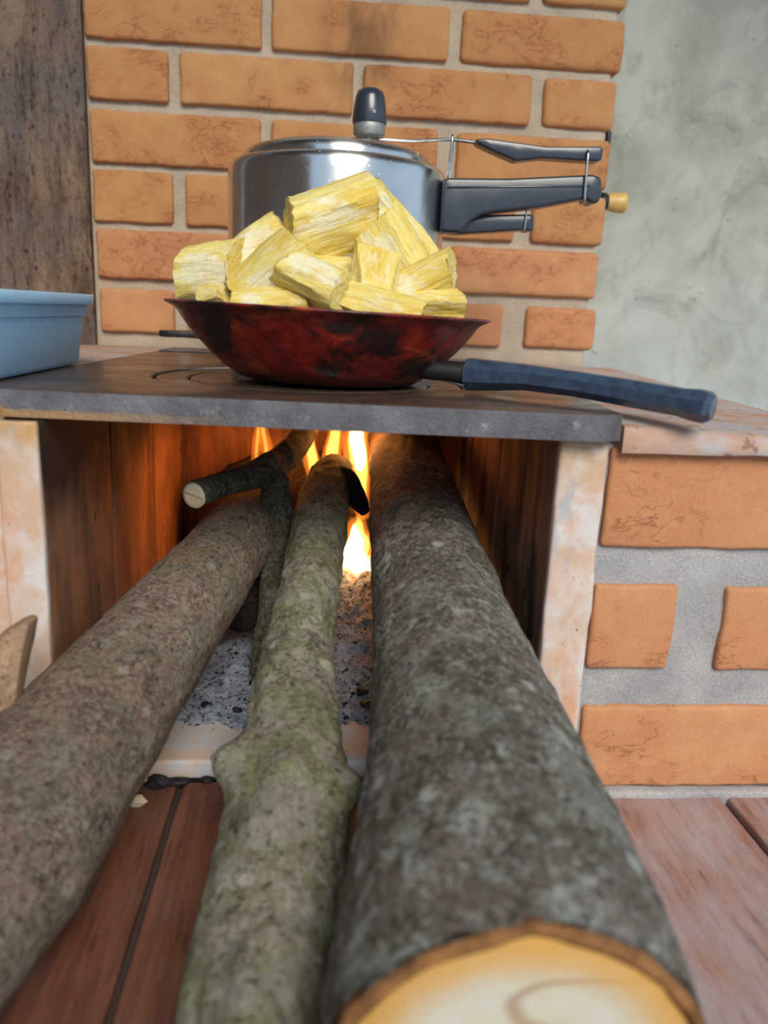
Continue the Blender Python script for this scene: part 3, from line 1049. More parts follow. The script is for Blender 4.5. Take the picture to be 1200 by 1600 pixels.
v, f = octo([(10.2, 56.9, 1.30, 1.0, 1.0), (10.35, 56.8, 1.30, 1.12, 1.15), (12.1, 55.4, 1.35, 1.0, 1.05), (13.8, 54.0, 1.42, 0.85, 0.95), (16.5, 51.8, 1.28, 0.80, 0.9),
             (19.5, 49.2, 1.0, 0.84, 0.9), (21.6, 47.3, 0.78, 0.82, 0.95), (22.3, 46.6, 0.70, 0.95, 1.0), (22.8, 46.1, 0.62, 0.92, 1.0), (23.05, 45.9, 0.6, 0.7, 0.8)])
obj('grip', v, f, HANDLE_BLUE, pan, smooth=False)

# ------------------------------------------------------------------ pressure cooker
kc = Vector((0.95, 86.2, 0.95))
griddle = thing('flat_griddle', 'thin black flat griddle with rounded tab under the pressure cooker', 'griddle', (0.95, 86.2, 0.16))
v, f = lathe([(0, 0), (9.0, 0), (9.2, 0.2), (9.2, 0.6), (9.0, 0.78), (0, 0.78)], 64, (0.95, 86.2, 0.17))
obj('disc', v, f, BLACK_IRON, griddle, sharp=40)
tabs = [(0.0, -1.6), (2.0, -1.6), (2.7, -1.6), (5.6, -1.6), (6.9, -1.3), (7.6, -0.6), (7.6, 0.6), (6.9, 1.3), (5.6, 1.6), (2.7, 1.6), (2.0, 1.6), (0.0, 1.6)]
gd = Vector((-0.985, -0.17, 0)).normalized()
gs = Vector((-gd.y, gd.x, 0))
v, f = prism(tabs, 0, 0.6, lambda a, b, d: Vector((0.95, 86.2, 0.2)) + gd * (9.0 + a * 1.14) + gs * b + Vector((0, 0, d + (1.85 if a > 2.4 else 0.0))), 0.18, 2)
obj('handle', v, f, BLACK_IRON, griddle, sharp=40)

cooker = thing('pressure_cooker', 'shiny aluminium pressure cooker with black handles behind the heaped pan', 'pressure cooker', kc)
KR = 10.85
body_prof = [(0, 0), (9.9, 0), (10.5, 0.25), (KR, 1.0), (KR, 16.5), (KR - 0.02, 17.3), (KR - 0.18, 17.75), (KR - 0.5, 18.0), (9.3, 18.25), (9.0, 18.2), (9.0, 17.6),
             (KR - 0.35, 17.2), (KR - 0.25, 16.4), (KR - 0.25, 1.1), (9.8, 0.3), (0, 0.3)]
v, f = lathe(body_prof, 128, kc)
obj('body', v, f, ALU, cooker, sharp=60)
lid_prof = [(0, 17.6), (9.3, 17.6), (9.35, 18.5), (9.2, 18.95), (8.8, 19.25), (7.5, 19.65), (5.0, 20.0), (2.0, 20.2), (0, 20.2)]
v, f = lathe(lid_prof, 128, kc)
lid = obj('lid', v, f, ALU, cooker, sharp=60)
vb = Vector((3.85, 84.0, kc.z))
v, f = lathe([(0, 20.0), (0.35, 20.0), (0.35, 20.7), (1.3, 20.75), (1.52, 20.95), (1.56, 21.9), (1.45, 22.0), (0, 22.0)], 32, vb)
obj('valve_ring', v, f, FIXING, lid, sharp=50)
v, f = lathe([(0, 21.9), (1.62, 21.9), (1.68, 22.1), (1.58, 23.2), (1.42, 24.2), (1.22, 24.75), (0.8, 25.0), (0, 25.08)], 32, vb)
valve = obj('pressure_valve', v, f, BAKELITE, lid, sharp=60)
v, f = lathe([(0, 0), (0.2, 0), (0.22, 0.1), (0.1, 0.16), (0, 0.16)], 12, vb + Vector((0.32, -1.55, 22.7)), Matrix.Rotation(math.radians(90), 3, 'X'))
obj('valve_vent', v, f, FIXING, valve)
v, f = lathe([(0, 0), (0.75, 0), (0.8, 0.5), (0.55, 0.95), (0, 1.05)], 20, (-3.8, 92.0, kc.z + 19.3))
obj('safety_plug', v, f, BAKELITE, lid)
to3h = lambda u, w, d: Vector((u, d, w))
main = [(10.9, 17.85), (11.5, 18.0), (17.14, 18.24), (25.5, 19.04), (26.3, 18.8), (26.57, 17.2), (26.2, 16.45), (25.6, 16.4), (25.04, 16.84), (20.52, 15.78), (16.12, 15.15),
        (14.9, 14.85), (13.96, 14.33), (13.3, 13.6), (12.9, 13.1), (10.9, 13.1)]
v, f = prism(main, 81.0, 83.8, to3h, 0.42, 3)
hmain = obj('long_handle', v, f, BAKELITE, cooker, sharp=50)
v, f = prism([(11.3, 17.2), (25.2, 18.05), (25.3, 17.85), (11.3, 17.0)], 80.93, 81.1, to3h, 0.04, 1)
obj('ridge', v, f, BAKELITE, hmain, sharp=50)
short = [(11.0, 13.2), (13.0, 13.1), (19.41, 13.8), (20.1, 13.65), (20.35, 13.9), (20.25, 15.0), (19.95, 15.25), (15.5, 15.0), (13.5, 14.6), (11.0, 14.5)]
v, f = prism(short, 82.1, 84.6, to3h, 0.3, 2)
obj('lower_grip', v, f, BAKELITE, cooker, sharp=50)
v, f = tube([(19.45, 82.0, 15.8, 0.09), (19.4, 81.95, 14.6, 0.09), (19.36, 82.0, 13.6, 0.09)], 8, 3)
obj('wire_clip', v, f, STEEL, cooker)
lever = [(13.89, 21.61), (15.0, 21.7), (18.0, 21.5), (20.65, 21.31), (23.0, 21.42), (26.0, 21.62), (26.3, 21.4), (26.25, 20.45), (26.0, 20.3), (24.23, 20.29), (20.43, 20.32), (17.95, 19.9), (15.7, 20.63), (14.1, 21.23)]
v, f = prism(lever, 81.3, 83.3, to3h, 0.16, 2)
hl = obj('lever_handle', v, f, BAKELITE, cooker, sharp=50)
v, f = tube([(4.6, 84.0, 21.6, 0.16), (7.8, 83.8, 21.55, 0.16), (11.6, 83.0, 21.72, 0.16), (14.4, 82.4, 21.45, 0.16)], 10, 6)
obj('lever_wire', v, f, STEEL, cooker)
v, f = tube([(11.72, 82.2, 22.0, 0.11), (11.7, 82.0, 21.4, 0.11), (11.55, 82.1, 19.0, 0.11), (11.5, 82.4, 17.9, 0.11)], 8, 4)
obj('lid_hook', v, f, STEEL, cooker)
v, f = tube([(11.95, 83.3, 22.0, 0.11), (11.95, 83.4, 20.0, 0.11), (11.8, 83.3, 17.9, 0.11)], 8, 4)
obj('lid_hook', v, f, STEEL, cooker)
v, f = tube([(24.75, 81.9, 21.25, 0.13), (24.72, 81.0, 20.95, 0.13), (24.65, 80.8, 19.5, 0.13), (24.7, 80.75, 17.6, 0.13), (24.75, 80.9, 16.5, 0.13), (24.8, 82.2, 16.45, 0.13)], 10, 5)
obj('locking_link', v, f, STEEL, cooker)


# ------------------------------------------------------------------ plastic tub on the left
def tub_ring(cx, cy, wx, wy, r, z, rz, n=8):
    out = []
    for sx, sy, a0 in ((1, 1, 0), (-1, 1, 90), (-1, -1, 180), (1, -1, 270)):
        for k in range(n + 1):
            a = math.radians(a0 + 90 * k / n)
            p = Vector((sx * (wx - r) + r * math.cos(a), sy * (wy - r) + r * math.sin(a)))
            c, s = math.cos(rz), math.sin(rz)
            out.append(Vector((cx + p.x * c - p.y * s, cy + p.x * s + p.y * c, z)))
    return out


tc_ = (-26.9, 59.5)
trz = math.radians(-1.5)
tr = [(0.0, 0.05, None), (-0.35, 0.12, 0), (-0.05, 0.5, 0), (0.42, 3.95, 0), (0.46, 3.98, 0), (0.60, 4.02, 0), (0.62, 4.1, 0), (0.78, 4.85, 0), (1.12, 4.9, 0), (1.16, 4.98, 0), (1.2, 5.62, 0), (1.14, 5.7, 0),
      (0.98, 5.7, 0), (0.9, 5.6, 0), (0.72, 4.9, 0), (0.3, 3.9, 0), (-0.25, 0.6, 0), (-0.6, 0.35, 0)]
V, F = [], []
R0 = []
for off, z, _ in tr[1:]:
    R0.append(tub_ring(tc_[0], tc_[1], 6.6 + off, 11.3 + off, 2.4 + off * 0.6, z, trz))
m = len(R0[0])
for rg in R0:
    V += rg
for a in range(len(R0) - 1):
    for i in range(m):
        j = (i + 1) % m
        F.append((a * m + i, a * m + j, (a + 1) * m + j, (a + 1) * m + i))
F.append(tuple(reversed(range(m))))
F.append(tuple(range((len(R0) - 1) * m, len(R0) * m)))
tub = obj('plastic_tub', V, F, TUB, origin=(tc_[0], tc_[1], 0.1), sharp=45, label='pale blue rectangular plastic tub standing at the left of the stove plate', category='tub')

# ------------------------------------------------------------------ cassava heaped in the pan
random.seed(5)


def cassava(name, label, c, axis_deg, tilt, L, r, seed, half=1.0, roll=0.0):
    """a broken chunk of boiled root: local x along the fibres"""
    NR, NA = 34, 60
    rg = random.Random(int(seed * 100))
    cuts = []
    for _ in range(3):          # flat broken sides
        a = rg.uniform(0, 2 * math.pi)
        cuts.append((Vector((rg.uniform(-0.25, 0.25), math.cos(a), math.sin(a))).normalized(), r * rg.uniform(0.62, 0.9)))
    if half < 1:
        cuts.append((Vector((rg.uniform(-0.15, 0.15), 0.1, -1)).normalized(), r * half))
    ends = [(Vector((-1, rg.uniform(-0.4, 0.4), rg.uniform(-0.4, 0.4))).normalized(), L * 0.5), (Vector((1, rg.uniform(-0.4, 0.4), rg.uniform(-0.4, 0.4))).normalized(), L * 0.5)]
    V, F = [], []

    def surf(x, a, s):
        ca, sa = math.cos(a), math.sin(a)
        p = Vector((x, r * s * ca, r * s * sa * 0.94))
        for n_, d_ in cuts:
            q = p.dot(n_) - d_
            if q > 0:
                p -= n_ * q * 0.93
        t = x / L
        k = 0.085 * nz((ca * 1.3 + seed, sa * 1.3, t * 1.2)) + 0.06 * nz((ca * 5 + seed, sa * 5, t * 1.8)) + 0.045 * nz((ca * 13 + seed, sa * 13, t * 2.6)) + 0.02 * nz((ca * 9, sa * 9, t * 14 + seed))
        if s > 0.98:
            p += Vector((0, ca, sa)) * r * k
        for e, (n_, d_) in enumerate(ends):
            q = p.dot(n_) - d_ * (1 + 0.05 * nz((p.y * 0.9 + seed, p.z * 0.9, e * 7)) + 0.05 * nz((p.y * 3 + seed, p.z * 3, e * 7)))
            if q > 0:
                p.x -= q / n_.x
        return p
    for i in range(NR + 1):
        x = (i / NR - 0.5) * L * 1.35
        for k in range(NA):
            V.append(surf(x, 2 * math.pi * k / NA, 1.0))
    for i in range(NR):
        for k in range(NA):
            j = (k + 1) % NA
            F.append((i * NA + k, i * NA + j, (i + 1) * NA + j, (i + 1) * NA + k))
    for e, x in ((0, -0.675 * L), (NR, 0.675 * L)):
        prev = [e * NA + k for k in range(NA)]
        for s_ in (0.85, 0.65, 0.45, 0.25):
            nw = []
            for k in range(NA):
                nw.append(len(V))
                V.append(surf(x, 2 * math.pi * k / NA, s_))
            for k in range(NA):
                j = (k + 1) % NA
                F.append((prev[k], prev[j], nw[j], nw[k]))
            prev = nw
        V.append(surf(x, 0, 0.0))
        for k in range(NA):
            F.append((prev[k], prev[(k + 1) % NA], len(V) - 1))
    bmx = bmesh.new()
    vs = [bmx.verts.new(p) for p in V]
    for q in F:
        try:
            bmx.faces.new([vs[x_] for x_ in q])
        except ValueError:
            pass
    bmesh.ops.remove_doubles(bmx, verts=bmx.verts, dist=0.012)
    bmx.verts.index_update()
    V = [q.co.copy() for q in bmx.verts]
    F = [tuple(q.index for q in fc.verts) for fc in bmx.faces]
    bmx.free()
    o = obj(name, V, F, CASSAVA, sharp=55, label=label, category='cassava', group='boiled cassava chunks in the pan')
    a, t = math.radians(axis_deg), math.radians(tilt)
    X = Vector((math.cos(a) * math.cos(t), math.sin(t), math.sin(a) * math.cos(t)))
    Zv = Vector((-math.sin(a), -0.35, math.cos(a)))
    Yv = Zv.cross(X).normalized()
    Zv = X.cross(Yv)
    Rm = Matrix((X, Yv, Zv)).transposed() @ Matrix.Rotation(math.radians(roll), 3, 'X')
    o.matrix_world = Matrix.Translation(Vector(c) * K) @ Rm.to_4x4()
    return o


CH = [
    ('largest yellow cassava chunk lying on top of the heap', (0.2, 60.8, 11.4), 22, 12, 5.9, 2.45, 1, 1, 0),
    ('yellow cassava piece leaning left against the largest chunk', (-4.9, 61.0, 9.5), 30, 5, 4.5, 1.75, 2, 1, 0),
    ('round pale cassava piece at the far left of the heap', (-7.7, 59.9, 7.5), 8, -14, 3.7, 2.0, 3, 1, 0),
    ('split yellow cassava piece second from the left, showing fibres', (-3.6, 57.9, 7.7), 40, -10, 5.0, 1.75, 4, 0.6, 30),
    ('white wedge of cassava at the front centre of the heap', (-0.7, 56.0, 6.6), -18, -20, 5.0, 1.9, 5, 0.5, -40),
    ('upright cassava piece below the right end of the largest chunk', (3.2, 56.8, 7.3), 82, 12, 4.2, 1.6, 6, 1, 0),
    ('flat cassava slice along the front rim of the pan', (3.4, 54.9, 5.7), -12, -5, 5.8, 1.15, 7, 0.5, 10),
    ('crumbly yellow cassava piece right of the largest chunk', (5.1, 59.8, 9.2), -52, 0, 5.4, 1.85, 8, 1, 40),
    ('cassava piece at the right of the heap above the rim piece', (6.8, 58.0, 7.4), 28, -10, 4.2, 1.5, 9, 0.7, 0),
    ('fibrous cassava piece against the right rim of the pan', (7.2, 57.2, 5.6), 4, -8, 4.0, 1.5, 10, 1, 0),
    ('white cassava chunk behind the largest one, highest at the right', (4.1, 64.6, 12.2), -46, 8, 4.4, 1.9, 11, 1, 0),
    ('pale cassava chunk behind the crumbly piece at the right', (5.6, 64.8, 11.0), -42, 0, 4.2, 1.8, 12, 1, 0),
    ('small white cassava bit at the left rim of the pan', (-7.8, 57.9, 5.7), 20, -20, 1.9, 0.85, 13, 1, 0),
    ('cassava piece mostly hidden below the split yellow piece', (-3.6, 56.4, 5.3), 5, 0, 4.4, 1.35, 14, 1, 0),
    ('cassava piece low at the back left of the heap', (-5.6, 64.6, 6.0), 10, 30, 4.6, 2.1, 15, 1, 0),
    ('cassava piece low in the middle of the heap', (0.4, 60.4, 6.9), 0, 25, 5.0, 2.1, 16, 1, 0),
    ('cassava piece low at the back centre of the heap', (1.2, 66.0, 6.6), 0, 0, 5.2, 2.2, 17, 1, 0),
    ('cassava piece low at the back right of the heap', (6.4, 64.4, 7.0), -10, 20, 4.4, 2.1, 18, 1, 0),
    ('cassava piece low at the right of the pan bottom', (4.0, 61.0, 3.9), 60, 50, 5.0, 1.9, 19, 1, 0),
    ('cassava piece low at the left of the pan bottom', (-3.6, 60.5, 3.4), 0, 60, 5.0, 1.9, 20, 1, 0),
    ('cassava piece in the middle of the pan bottom', (0.6, 62.5, 2.6), 0, 5, 5.0, 1.9, 21, 1, 0),
    ('cassava piece at the back of the pan bottom', (0.0, 67.5, 3.6), 0, 0, 5.0, 1.7, 22, 1, 0),
    ('cassava piece at the front of the pan bottom', (0.6, 56.6, 3.3), 0, 0, 5.4, 1.7, 23, 1, 0),
]
for lab, c, a, t, L, r, s, half, roll in CH:
    cassava('cassava_chunk', lab, c, a, t, L * 1.03, r * 1.08, s * 5.3, half, roll)

# ------------------------------------------------------------------ firewood
def bark_disp(seed, amp, knots=(), sx=1.0):
    def d(p, nrm, along, a):
        q = Vector((p.x, p.y * 0.45, p.z)) + Vector((seed * 11.0, 0, 0))
        r = amp * (0.9 * fbm(q, 0.35, 3) + 0.35 * nz(q, 1.4) + 0.18 * nz(q, 3.5))
        for (kx, ky, kz, kr, kh) in knots:
            dd = (p - Vector((kx, ky, kz))).length
            if dd < kr * 2:
                r += kh * math.exp(-(dd / kr) ** 2 * 1.6)
        return r
    return d


def cut_end(parent, centre, normal, r, mat, name='cut_end', n=48, thick=0.25, seed=0, wob=0.05):
    """sawn face with its own frame so that the rings follow the log axis"""
    nrm = Vector(normal).normalized()
    q = nrm.to_track_quat('Z', 'Y')
    V, F = [], []
    rings = [1.0, 0.97, 0.75, 0.5, 0.25]
    for s in rings:
        for k in range(n):
            a = 2 * math.pi * k / n
            rr = r * s * (1 + wob * nz((math.cos(a) * 1.2 + seed, math.sin(a) * 1.2, 0)))
            z = 0.0 if s < 0.99 else -thick
            V.append(Vector((rr * math.cos(a), rr * math.sin(a), z + 0.06 * nz((rr * math.cos(a), rr * math.sin(a), seed)))))
    for i in range(len(rings) - 1):
        for k in range(n):
            j = (k + 1) % n
            F.append((i * n + k, i * n + j, (i + 1) * n + j, (i + 1) * n + k))
    V.append(Vector((0, 0, 0)))
    for k in range(n):
        F.append(((len(rings) - 1) * n + k, (len(rings) - 1) * n + (k + 1) % n, len(V) - 1))
    me = bpy.data.meshes.new(name)
    me.from_pydata([(p * K)[:] for p in V], [], F)
    o = link_mesh(name, me, None, (0, 0, 0), mat, True, {})
    o.parent = parent
    o.matrix_local = Matrix.Translation((Vector(centre) - WO[parent.name]) * K) @ q.to_matrix().to_4x4()
    return o


CUT_R = m_cut('yellow_sawn_wood', srgb(202, 198, 186), srgb(198, 184, 150), srgb(194, 148, 76), 6.3, 2.2)
CUT_B = m_cut('pale_branch_end', srgb(226, 212, 186), srgb(178, 150, 112), srgb(196, 176, 140), 1.05, 9.0)
CUT_D = m_cut('grey_sawn_wood', srgb(190, 168, 136), srgb(160, 130, 96), srgb(120, 96, 72), 4.5, 3.0)

# right log, thick, sawn end towards the viewer
RL = [(6.4, 15.6, -20.45, 6.7), (6.9, 20.6, -19.75, 6.7), (7.3, 24.5, -18.95, 6.6), (7.7, 30.0, -17.8, 6.05), (8.0, 36.0, -16.9, 5.45), (8.15, 42.0, -16.0, 4.95), (8.3, 50.0, -15.0, 4.65), (8.45, 58.7, -13.5, 4.4),
      (8.6, 69.4, -11.8, 4.15), (8.8, 80.3, -9.9, 3.85), (9.0, 89.5, -8.2, 3.8)]
v, f = tube(RL, 120, 22, bark_disp(1, 0.2, [(7.5, 29, -11.9, 2.2, 0.25), (3.2, 26, -16, 1.6, 0.3), (9.4, 34, -11.8, 1.2, 0.18), (4.2, 46, -13, 1.5, 0.2), (5.5, 62, -10, 1.2, 0.25)]))
for p in v:          # sawn square: the end face stands upright
    if p.y < 20.7:
        k = 20.7 - p.y
        p += Vector((0.085, 1.0, 0.13)) * k
rl = obj('firewood_log', v, f, BARK_R, origin=(7.7, 30, -26.5), sharp=70, label='thickest dark firewood log with grey lichen and yellow sawn end', category='log', group='firewood logs in the stove')
cut_end(rl, (6.9, 20.55, -19.75), (0.0, -1.0, 0.0), 6.35, CUT_R, seed=2)
v, f = lathe([(6.2, 0.05), (6.4, 0.2), (6.65, 0.15), (6.75, -0.3), (6.3, -0.4)], 64, (6.9, 20.6, -19.75), Vector((0.0, -1.0, 0.0)).to_track_quat('Z', 'Y').to_matrix(), closed=True)
v = [p + Vector((nz(p, 0.7), nz(p + Vector((9, 0, 0)), 0.7), nz(p + Vector((0, 9, 0)), 0.7))) * 0.22 for p in v]
obj('bark_rim', v, f, plain('brown_inner_bark', srgb(128, 88, 54), 0.9, 0, 0.9, 3, 0.2, 0.4), rl)

# middle log, mossy, crooked
ML = [(-2.6, 19.0, -24.0, 2.55), (-2.4, 24.0, -23.7, 2.9), (-2.3, 27.7, -23.3, 3.05), (-1.75, 32.5, -22.3, 3.3), (-1.35, 38.1, -20.7, 3.35), (-1.4, 42.6, -19.1, 2.85), (-1.3, 46.5, -18.1, 2.55), (-1.2, 51.4, -16.8, 2.3),
      (-0.8, 56.9, -15.4, 2.35), (-0.4, 61.4, -13.9, 2.38), (0.2, 69.2, -11.6, 2.3), (0.8, 75.5, -10.6, 2.1), (1.4, 80.5, -10.6, 1.8)]
mk = [(1.5, 37.2, -19.0, 1.6, 1.15), (-4.2, 39.8, -19.0, 1.6, 1.3), (-1.5, 37.0, -17.2, 1.2, 0.5), (-3.0, 45.5, -16.2, 1.4, 0.35), (0.6, 47.0, -16.5, 1.2, 0.4), (-2.5, 34, -19.3, 1.3, 0.3), (0.2, 52, -14.8, 1.0, 0.2)]
v, f = tube(ML, 110, 24, bark_disp(2, 0.26, mk))
ml = obj('firewood_log', v, f, BARK_M, origin=(-1.8, 32, -26.5), sharp=70, label='crooked green mossy firewood log in the middle', category='log', group='firewood logs in the stove')
v, f = tube([(0.6, 74.6, -10.4, 1.6), (2.0, 73.4, -10.4, 1.5), (3.0, 72.4, -11.2, 1.1), (4.1, 71.0, -12.5, 0.45)], 32, 8, bark_disp(3, 0.2))
obj('charred_stub', v, f, CHAR_DARK, ml)
v, f = tube([(-3.9, 40.0, -19.6, 0.9), (-4.8, 39.8, -19.1, 0.55), (-5.6, 39.6, -18.6, 0.16)], 20, 6, bark_disp(7, 0.12))
obj('twig_stub', v, f, BARK_M, ml)

# left log, smooth brown
LL = [(-19.1, 22.5, -23.1, 4.5), (-17.7, 28.0, -22.5, 4.75), (-16.1, 33.8, -21.6, 4.9), (-15.5, 35.9, -21.3, 4.9), (-14.0, 42.4, -20.1, 4.5), (-12.6, 47.2, -18.8, 4.15), (-11.2, 52.1, -17.6, 3.85), (-9.4, 57.5, -15.9, 3.5),
      (-8.1, 61.8, -14.7, 3.3), (-6.8, 66.2, -13.6, 3.1), (-5.6, 71.0, -12.8, 2.6)]
lk = [(-13.0, 36.5, -16.2, 1.1, 0.35), (-10.3, 45.8, -16.0, 0.9, 0.35), (-16.8, 41.6, -18.2, 1.4, 0.5), (-7.6, 58.5, -13.2, 0.8, 0.25), (-11.0, 57.0, -13.2, 1.1, 0.2)]
v, f = tube(LL, 110, 24, bark_disp(4, 0.15, lk))
ll = obj('firewood_log', v, f, BARK_L, origin=(-15.5, 36, -26.4), sharp=70, label='smooth brown firewood log slanting in from the left', category='log', group='firewood logs in the stove')
cut_end(ll, (-19.12, 22.42, -23.1), (-0.25, -0.96, -0.08), 4.4, CUT_D, seed=5)
v, f = prism([(-17.75, -13.2), (-17.15, -12.6), (-16.3, -11.95), (-15.75, -11.7), (-15.5, -11.9), (-15.75, -13.2), (-16.2, -15.4), (-16.6, -17.2), (-16.5, -18.6), (-18.0, -18.6), (-18.1, -15.5)],
             41.2, 42.6, lambda a, b, d: Vector((a + 0.15 * nz((b * 2.0, d, 1)), d + (b + 15) * 0.1 + 0.2 * nz((a, b, d)), b)), 0.16, 2)
obj('splintered_stub', v, f, m_plank('split_wood', srgb(120, 92, 70), srgb(176, 144, 112), srgb(150, 130, 110), 0.2), ll, sharp=30, label='splintered upright stub')
v, f = tube([(-11.8, 46.4, -21.8, 0.9), (-11.2, 46.2, -22.8, 0.7), (-10.9, 46.0, -24.2, 0.25)], 9, 5, lambda p, n, al, a: 0.3 * nz(p, 1.4))
obj('split_knot', v, f, CHIPWOOD, ll)

# forked branch lying across the back
B1 = [(-9.35, 58.7, -8.45, 1.0), (-8.6, 60.2, -8.35, 1.02), (-7.6, 62.4, -8.3, 1.06), (-5.4, 66.3, -8.25, 1.18), (-4.0, 69.4, -8.0, 1.34), (-2.8, 73.5, -7.4, 1.3), (-1.8, 79.8, -6.7, 1.25), (-1.2, 84.0, -6.4, 1.1)]
v, f = tube(B1, 48, 14, bark_disp(5, 0.13, [(-4.5, 67.5, -7.2, 1.4, 0.25)]))
fb = obj('forked_branch', v, f, BARK_B, origin=(-4.2, 62, -21), sharp=70, label='thin forked branch with pale sawn end pointing left', category='branch')
v, f = tube([(-4.3, 68.6, -8.3, 1.2), (-4.0, 68.2, -9.2, 1.3), (-3.6, 67.4, -11.8, 1.28), (-3.7, 65.2, -15.1, 1.13), (-3.85, 62.8, -18.5, 1.06), (-4.2, 61.0, -21.0, 1.0), (-4.5, 59.6, -23.4, 0.9)], 40, 12, bark_disp(6, 0.12))
obj('side_branch', v, f, BARK_B, fb)
cut_end(fb, (-9.39, 58.62, -8.46), (-0.44, -0.9, -0.02), 0.97, CUT_B, seed=8, thick=0.12, n=32)

# charred logs lying crosswise under the ends of the fire
for pts, lab in (([(-9.5, 83, -19.5, 2.2), (-6, 83.2, -19.0, 3.0), (2, 84, -18.6, 3.2), (11, 83.5, -17.0, 3.2), (13.6, 83.2, -16.8, 2.8)], 'charred log lying crosswise under the fire at the back'),
                 ([(-12, 90, -16.5, 3.0), (-4, 91, -13.5, 3.3), (4, 92, -15.0, 3.2), (12.8, 92.0, -16.4, 3.0)], 'glowing charred log against the back of the firebox'),
                 ([(-7.5, 76, -18.6, 1.6), (-6.3, 71, -18.8, 1.9), (-5.9, 66.5, -19.4, 2.0), (-6.6, 63.4, -20.0, 1.4)], 'short charred log propping up the slanting brown log')):
    v, f = tube(pts, 48, 12, bark_disp(pts[0][0], 0.4))
    obj('charred_log', v, f, CHARRED, origin=(pts[1][0], pts[1][1], pts[1][2] - 3), label=lab, category='log', group='charred logs in the fire')


# ------------------------------------------------------------------ ash, charcoal, crumbs
def ash_z(x, y):
    t = max(0.0, min(1.0, (y - 54.0) / 30.0))
    base = -25.15 + 4.2 * t * t + 1.2 * t
    lip = max(0.0, min(1.0, (y - 53.6 + 1.6 * nz((x * 0.6, 3, 0))) / 2.5))
    base -= 3.5 * t * max(0.0, min(1.0, (-7.5 - x) / 4.0))
    return base + lip * (0.35 + 0.5 * fbm((x, y, 0), 0.5, 4) + 0.22 * nz((x, y, 2), 2.2)) * (0.4 + t) - (1 - lip) * 0.35


av, af = grid(110, 150, lambda u, w: Vector((-16.3 + u * 30.6, 53.0 + w * 41.5, ash_z(-16.3 + u * 30.6, 53.0 + w * 41.5))))
fl_v, fl_f = [], []
random.seed(3)
for k in range(5200):
    x = random.uniform(-13, 9)
    y = 55 + 24 * random.random() ** 1.3
    z = ash_z(x, y)
    a = random.uniform(0, math.pi)
    L = random.uniform(0.08, 0.42)
    w = random.uniform(0.04, 0.14)
    t = random.uniform(-0.5, 0.5)
    d = Vector((math.cos(a), math.sin(a), t)).normalized()
    s = Vector((-math.sin(a), math.cos(a), random.uniform(-0.5, 0.5))).normalized()
    c = Vector((x, y, z + 0.05))
    b = len(fl_v)
    nn = d.cross(s) * 0.03
    fl_v += [c - d * L / 2, c + s * w + nn, c + d * L / 2, c - s * w + nn, c - nn * 2]
    fl_f += [(b, b + 1, b + 4), (b + 1, b + 2, b + 4), (b + 2, b + 3, b + 4), (b + 3, b, b + 4), (b, b + 3, b + 2, b + 1)]
V, F = join((av, af), (fl_v, fl_f))
obj('ash_bed', V, F, ASH, origin=(0, 53, -25.2), smooth=False, label='flaky blue grey wood ash covering the hearth', category='ash', kind='stuff')

cv_, cf_ = [], []
for k in range(480):
    x = random.uniform(-13, 8)
    y = 54.4 + 22 * random.random() ** 1.5
    z = ash_z(x, y) + 0.06
    s_ = random.uniform(0.03, 0.13) * (2.0 if random.random() < 0.12 else 1)
    b = len(cv_)
    a = random.uniform(0, 3)
    for q in ((1, 0, 0), (0, 1, 0), (-1, 0, 0), (0, -1, 0), (0, 0, 0.7), (0, 0, -0.6)):
        cv_.append(Vector((x + s_ * (q[0] * math.cos(a) * 1.5 - q[1] * math.sin(a)), y + s_ * (q[0] * math.sin(a) * 1.5 + q[1] * math.cos(a)), z + s_ * q[2])))
    cf_ += [(b, b + 1, b + 4), (b + 1, b + 2, b + 4), (b + 2, b + 3, b + 4), (b + 3, b, b + 4), (b + 1, b, b + 5), (b + 2, b + 1, b + 5), (b + 3, b + 2, b + 5), (b, b + 3, b + 5)]
obj('charcoal_crumbs', cv_, cf_, CHARCOAL, origin=(0, 54, -25), smooth=False, label='tiny black charcoal crumbs scattered through the ash', category='charcoal', kind='stuff')


def lump(seed, c, s):
    bm = bmesh.new()
    bmesh.ops.create_icosphere(bm, subdivisions=2, radius=1)
    V = []
    for q in bm.verts:
        p = q.co.copy()
        p *= 1 + 0.45 * nz((p.x * 1.1 + seed, p.y * 1.1, p.z * 1.1)) + 0.2 * nz((p.x * 3 + seed, p.y * 3, p.z * 3))
        V.append(Vector((c[0] + p.x * s[0], c[1] + p.y * s[1], c[2] + p.z * s[2])))
    F = [tuple(q.index for q in fc.verts) for fc in bm.faces]
    bm.free()
    return V, F


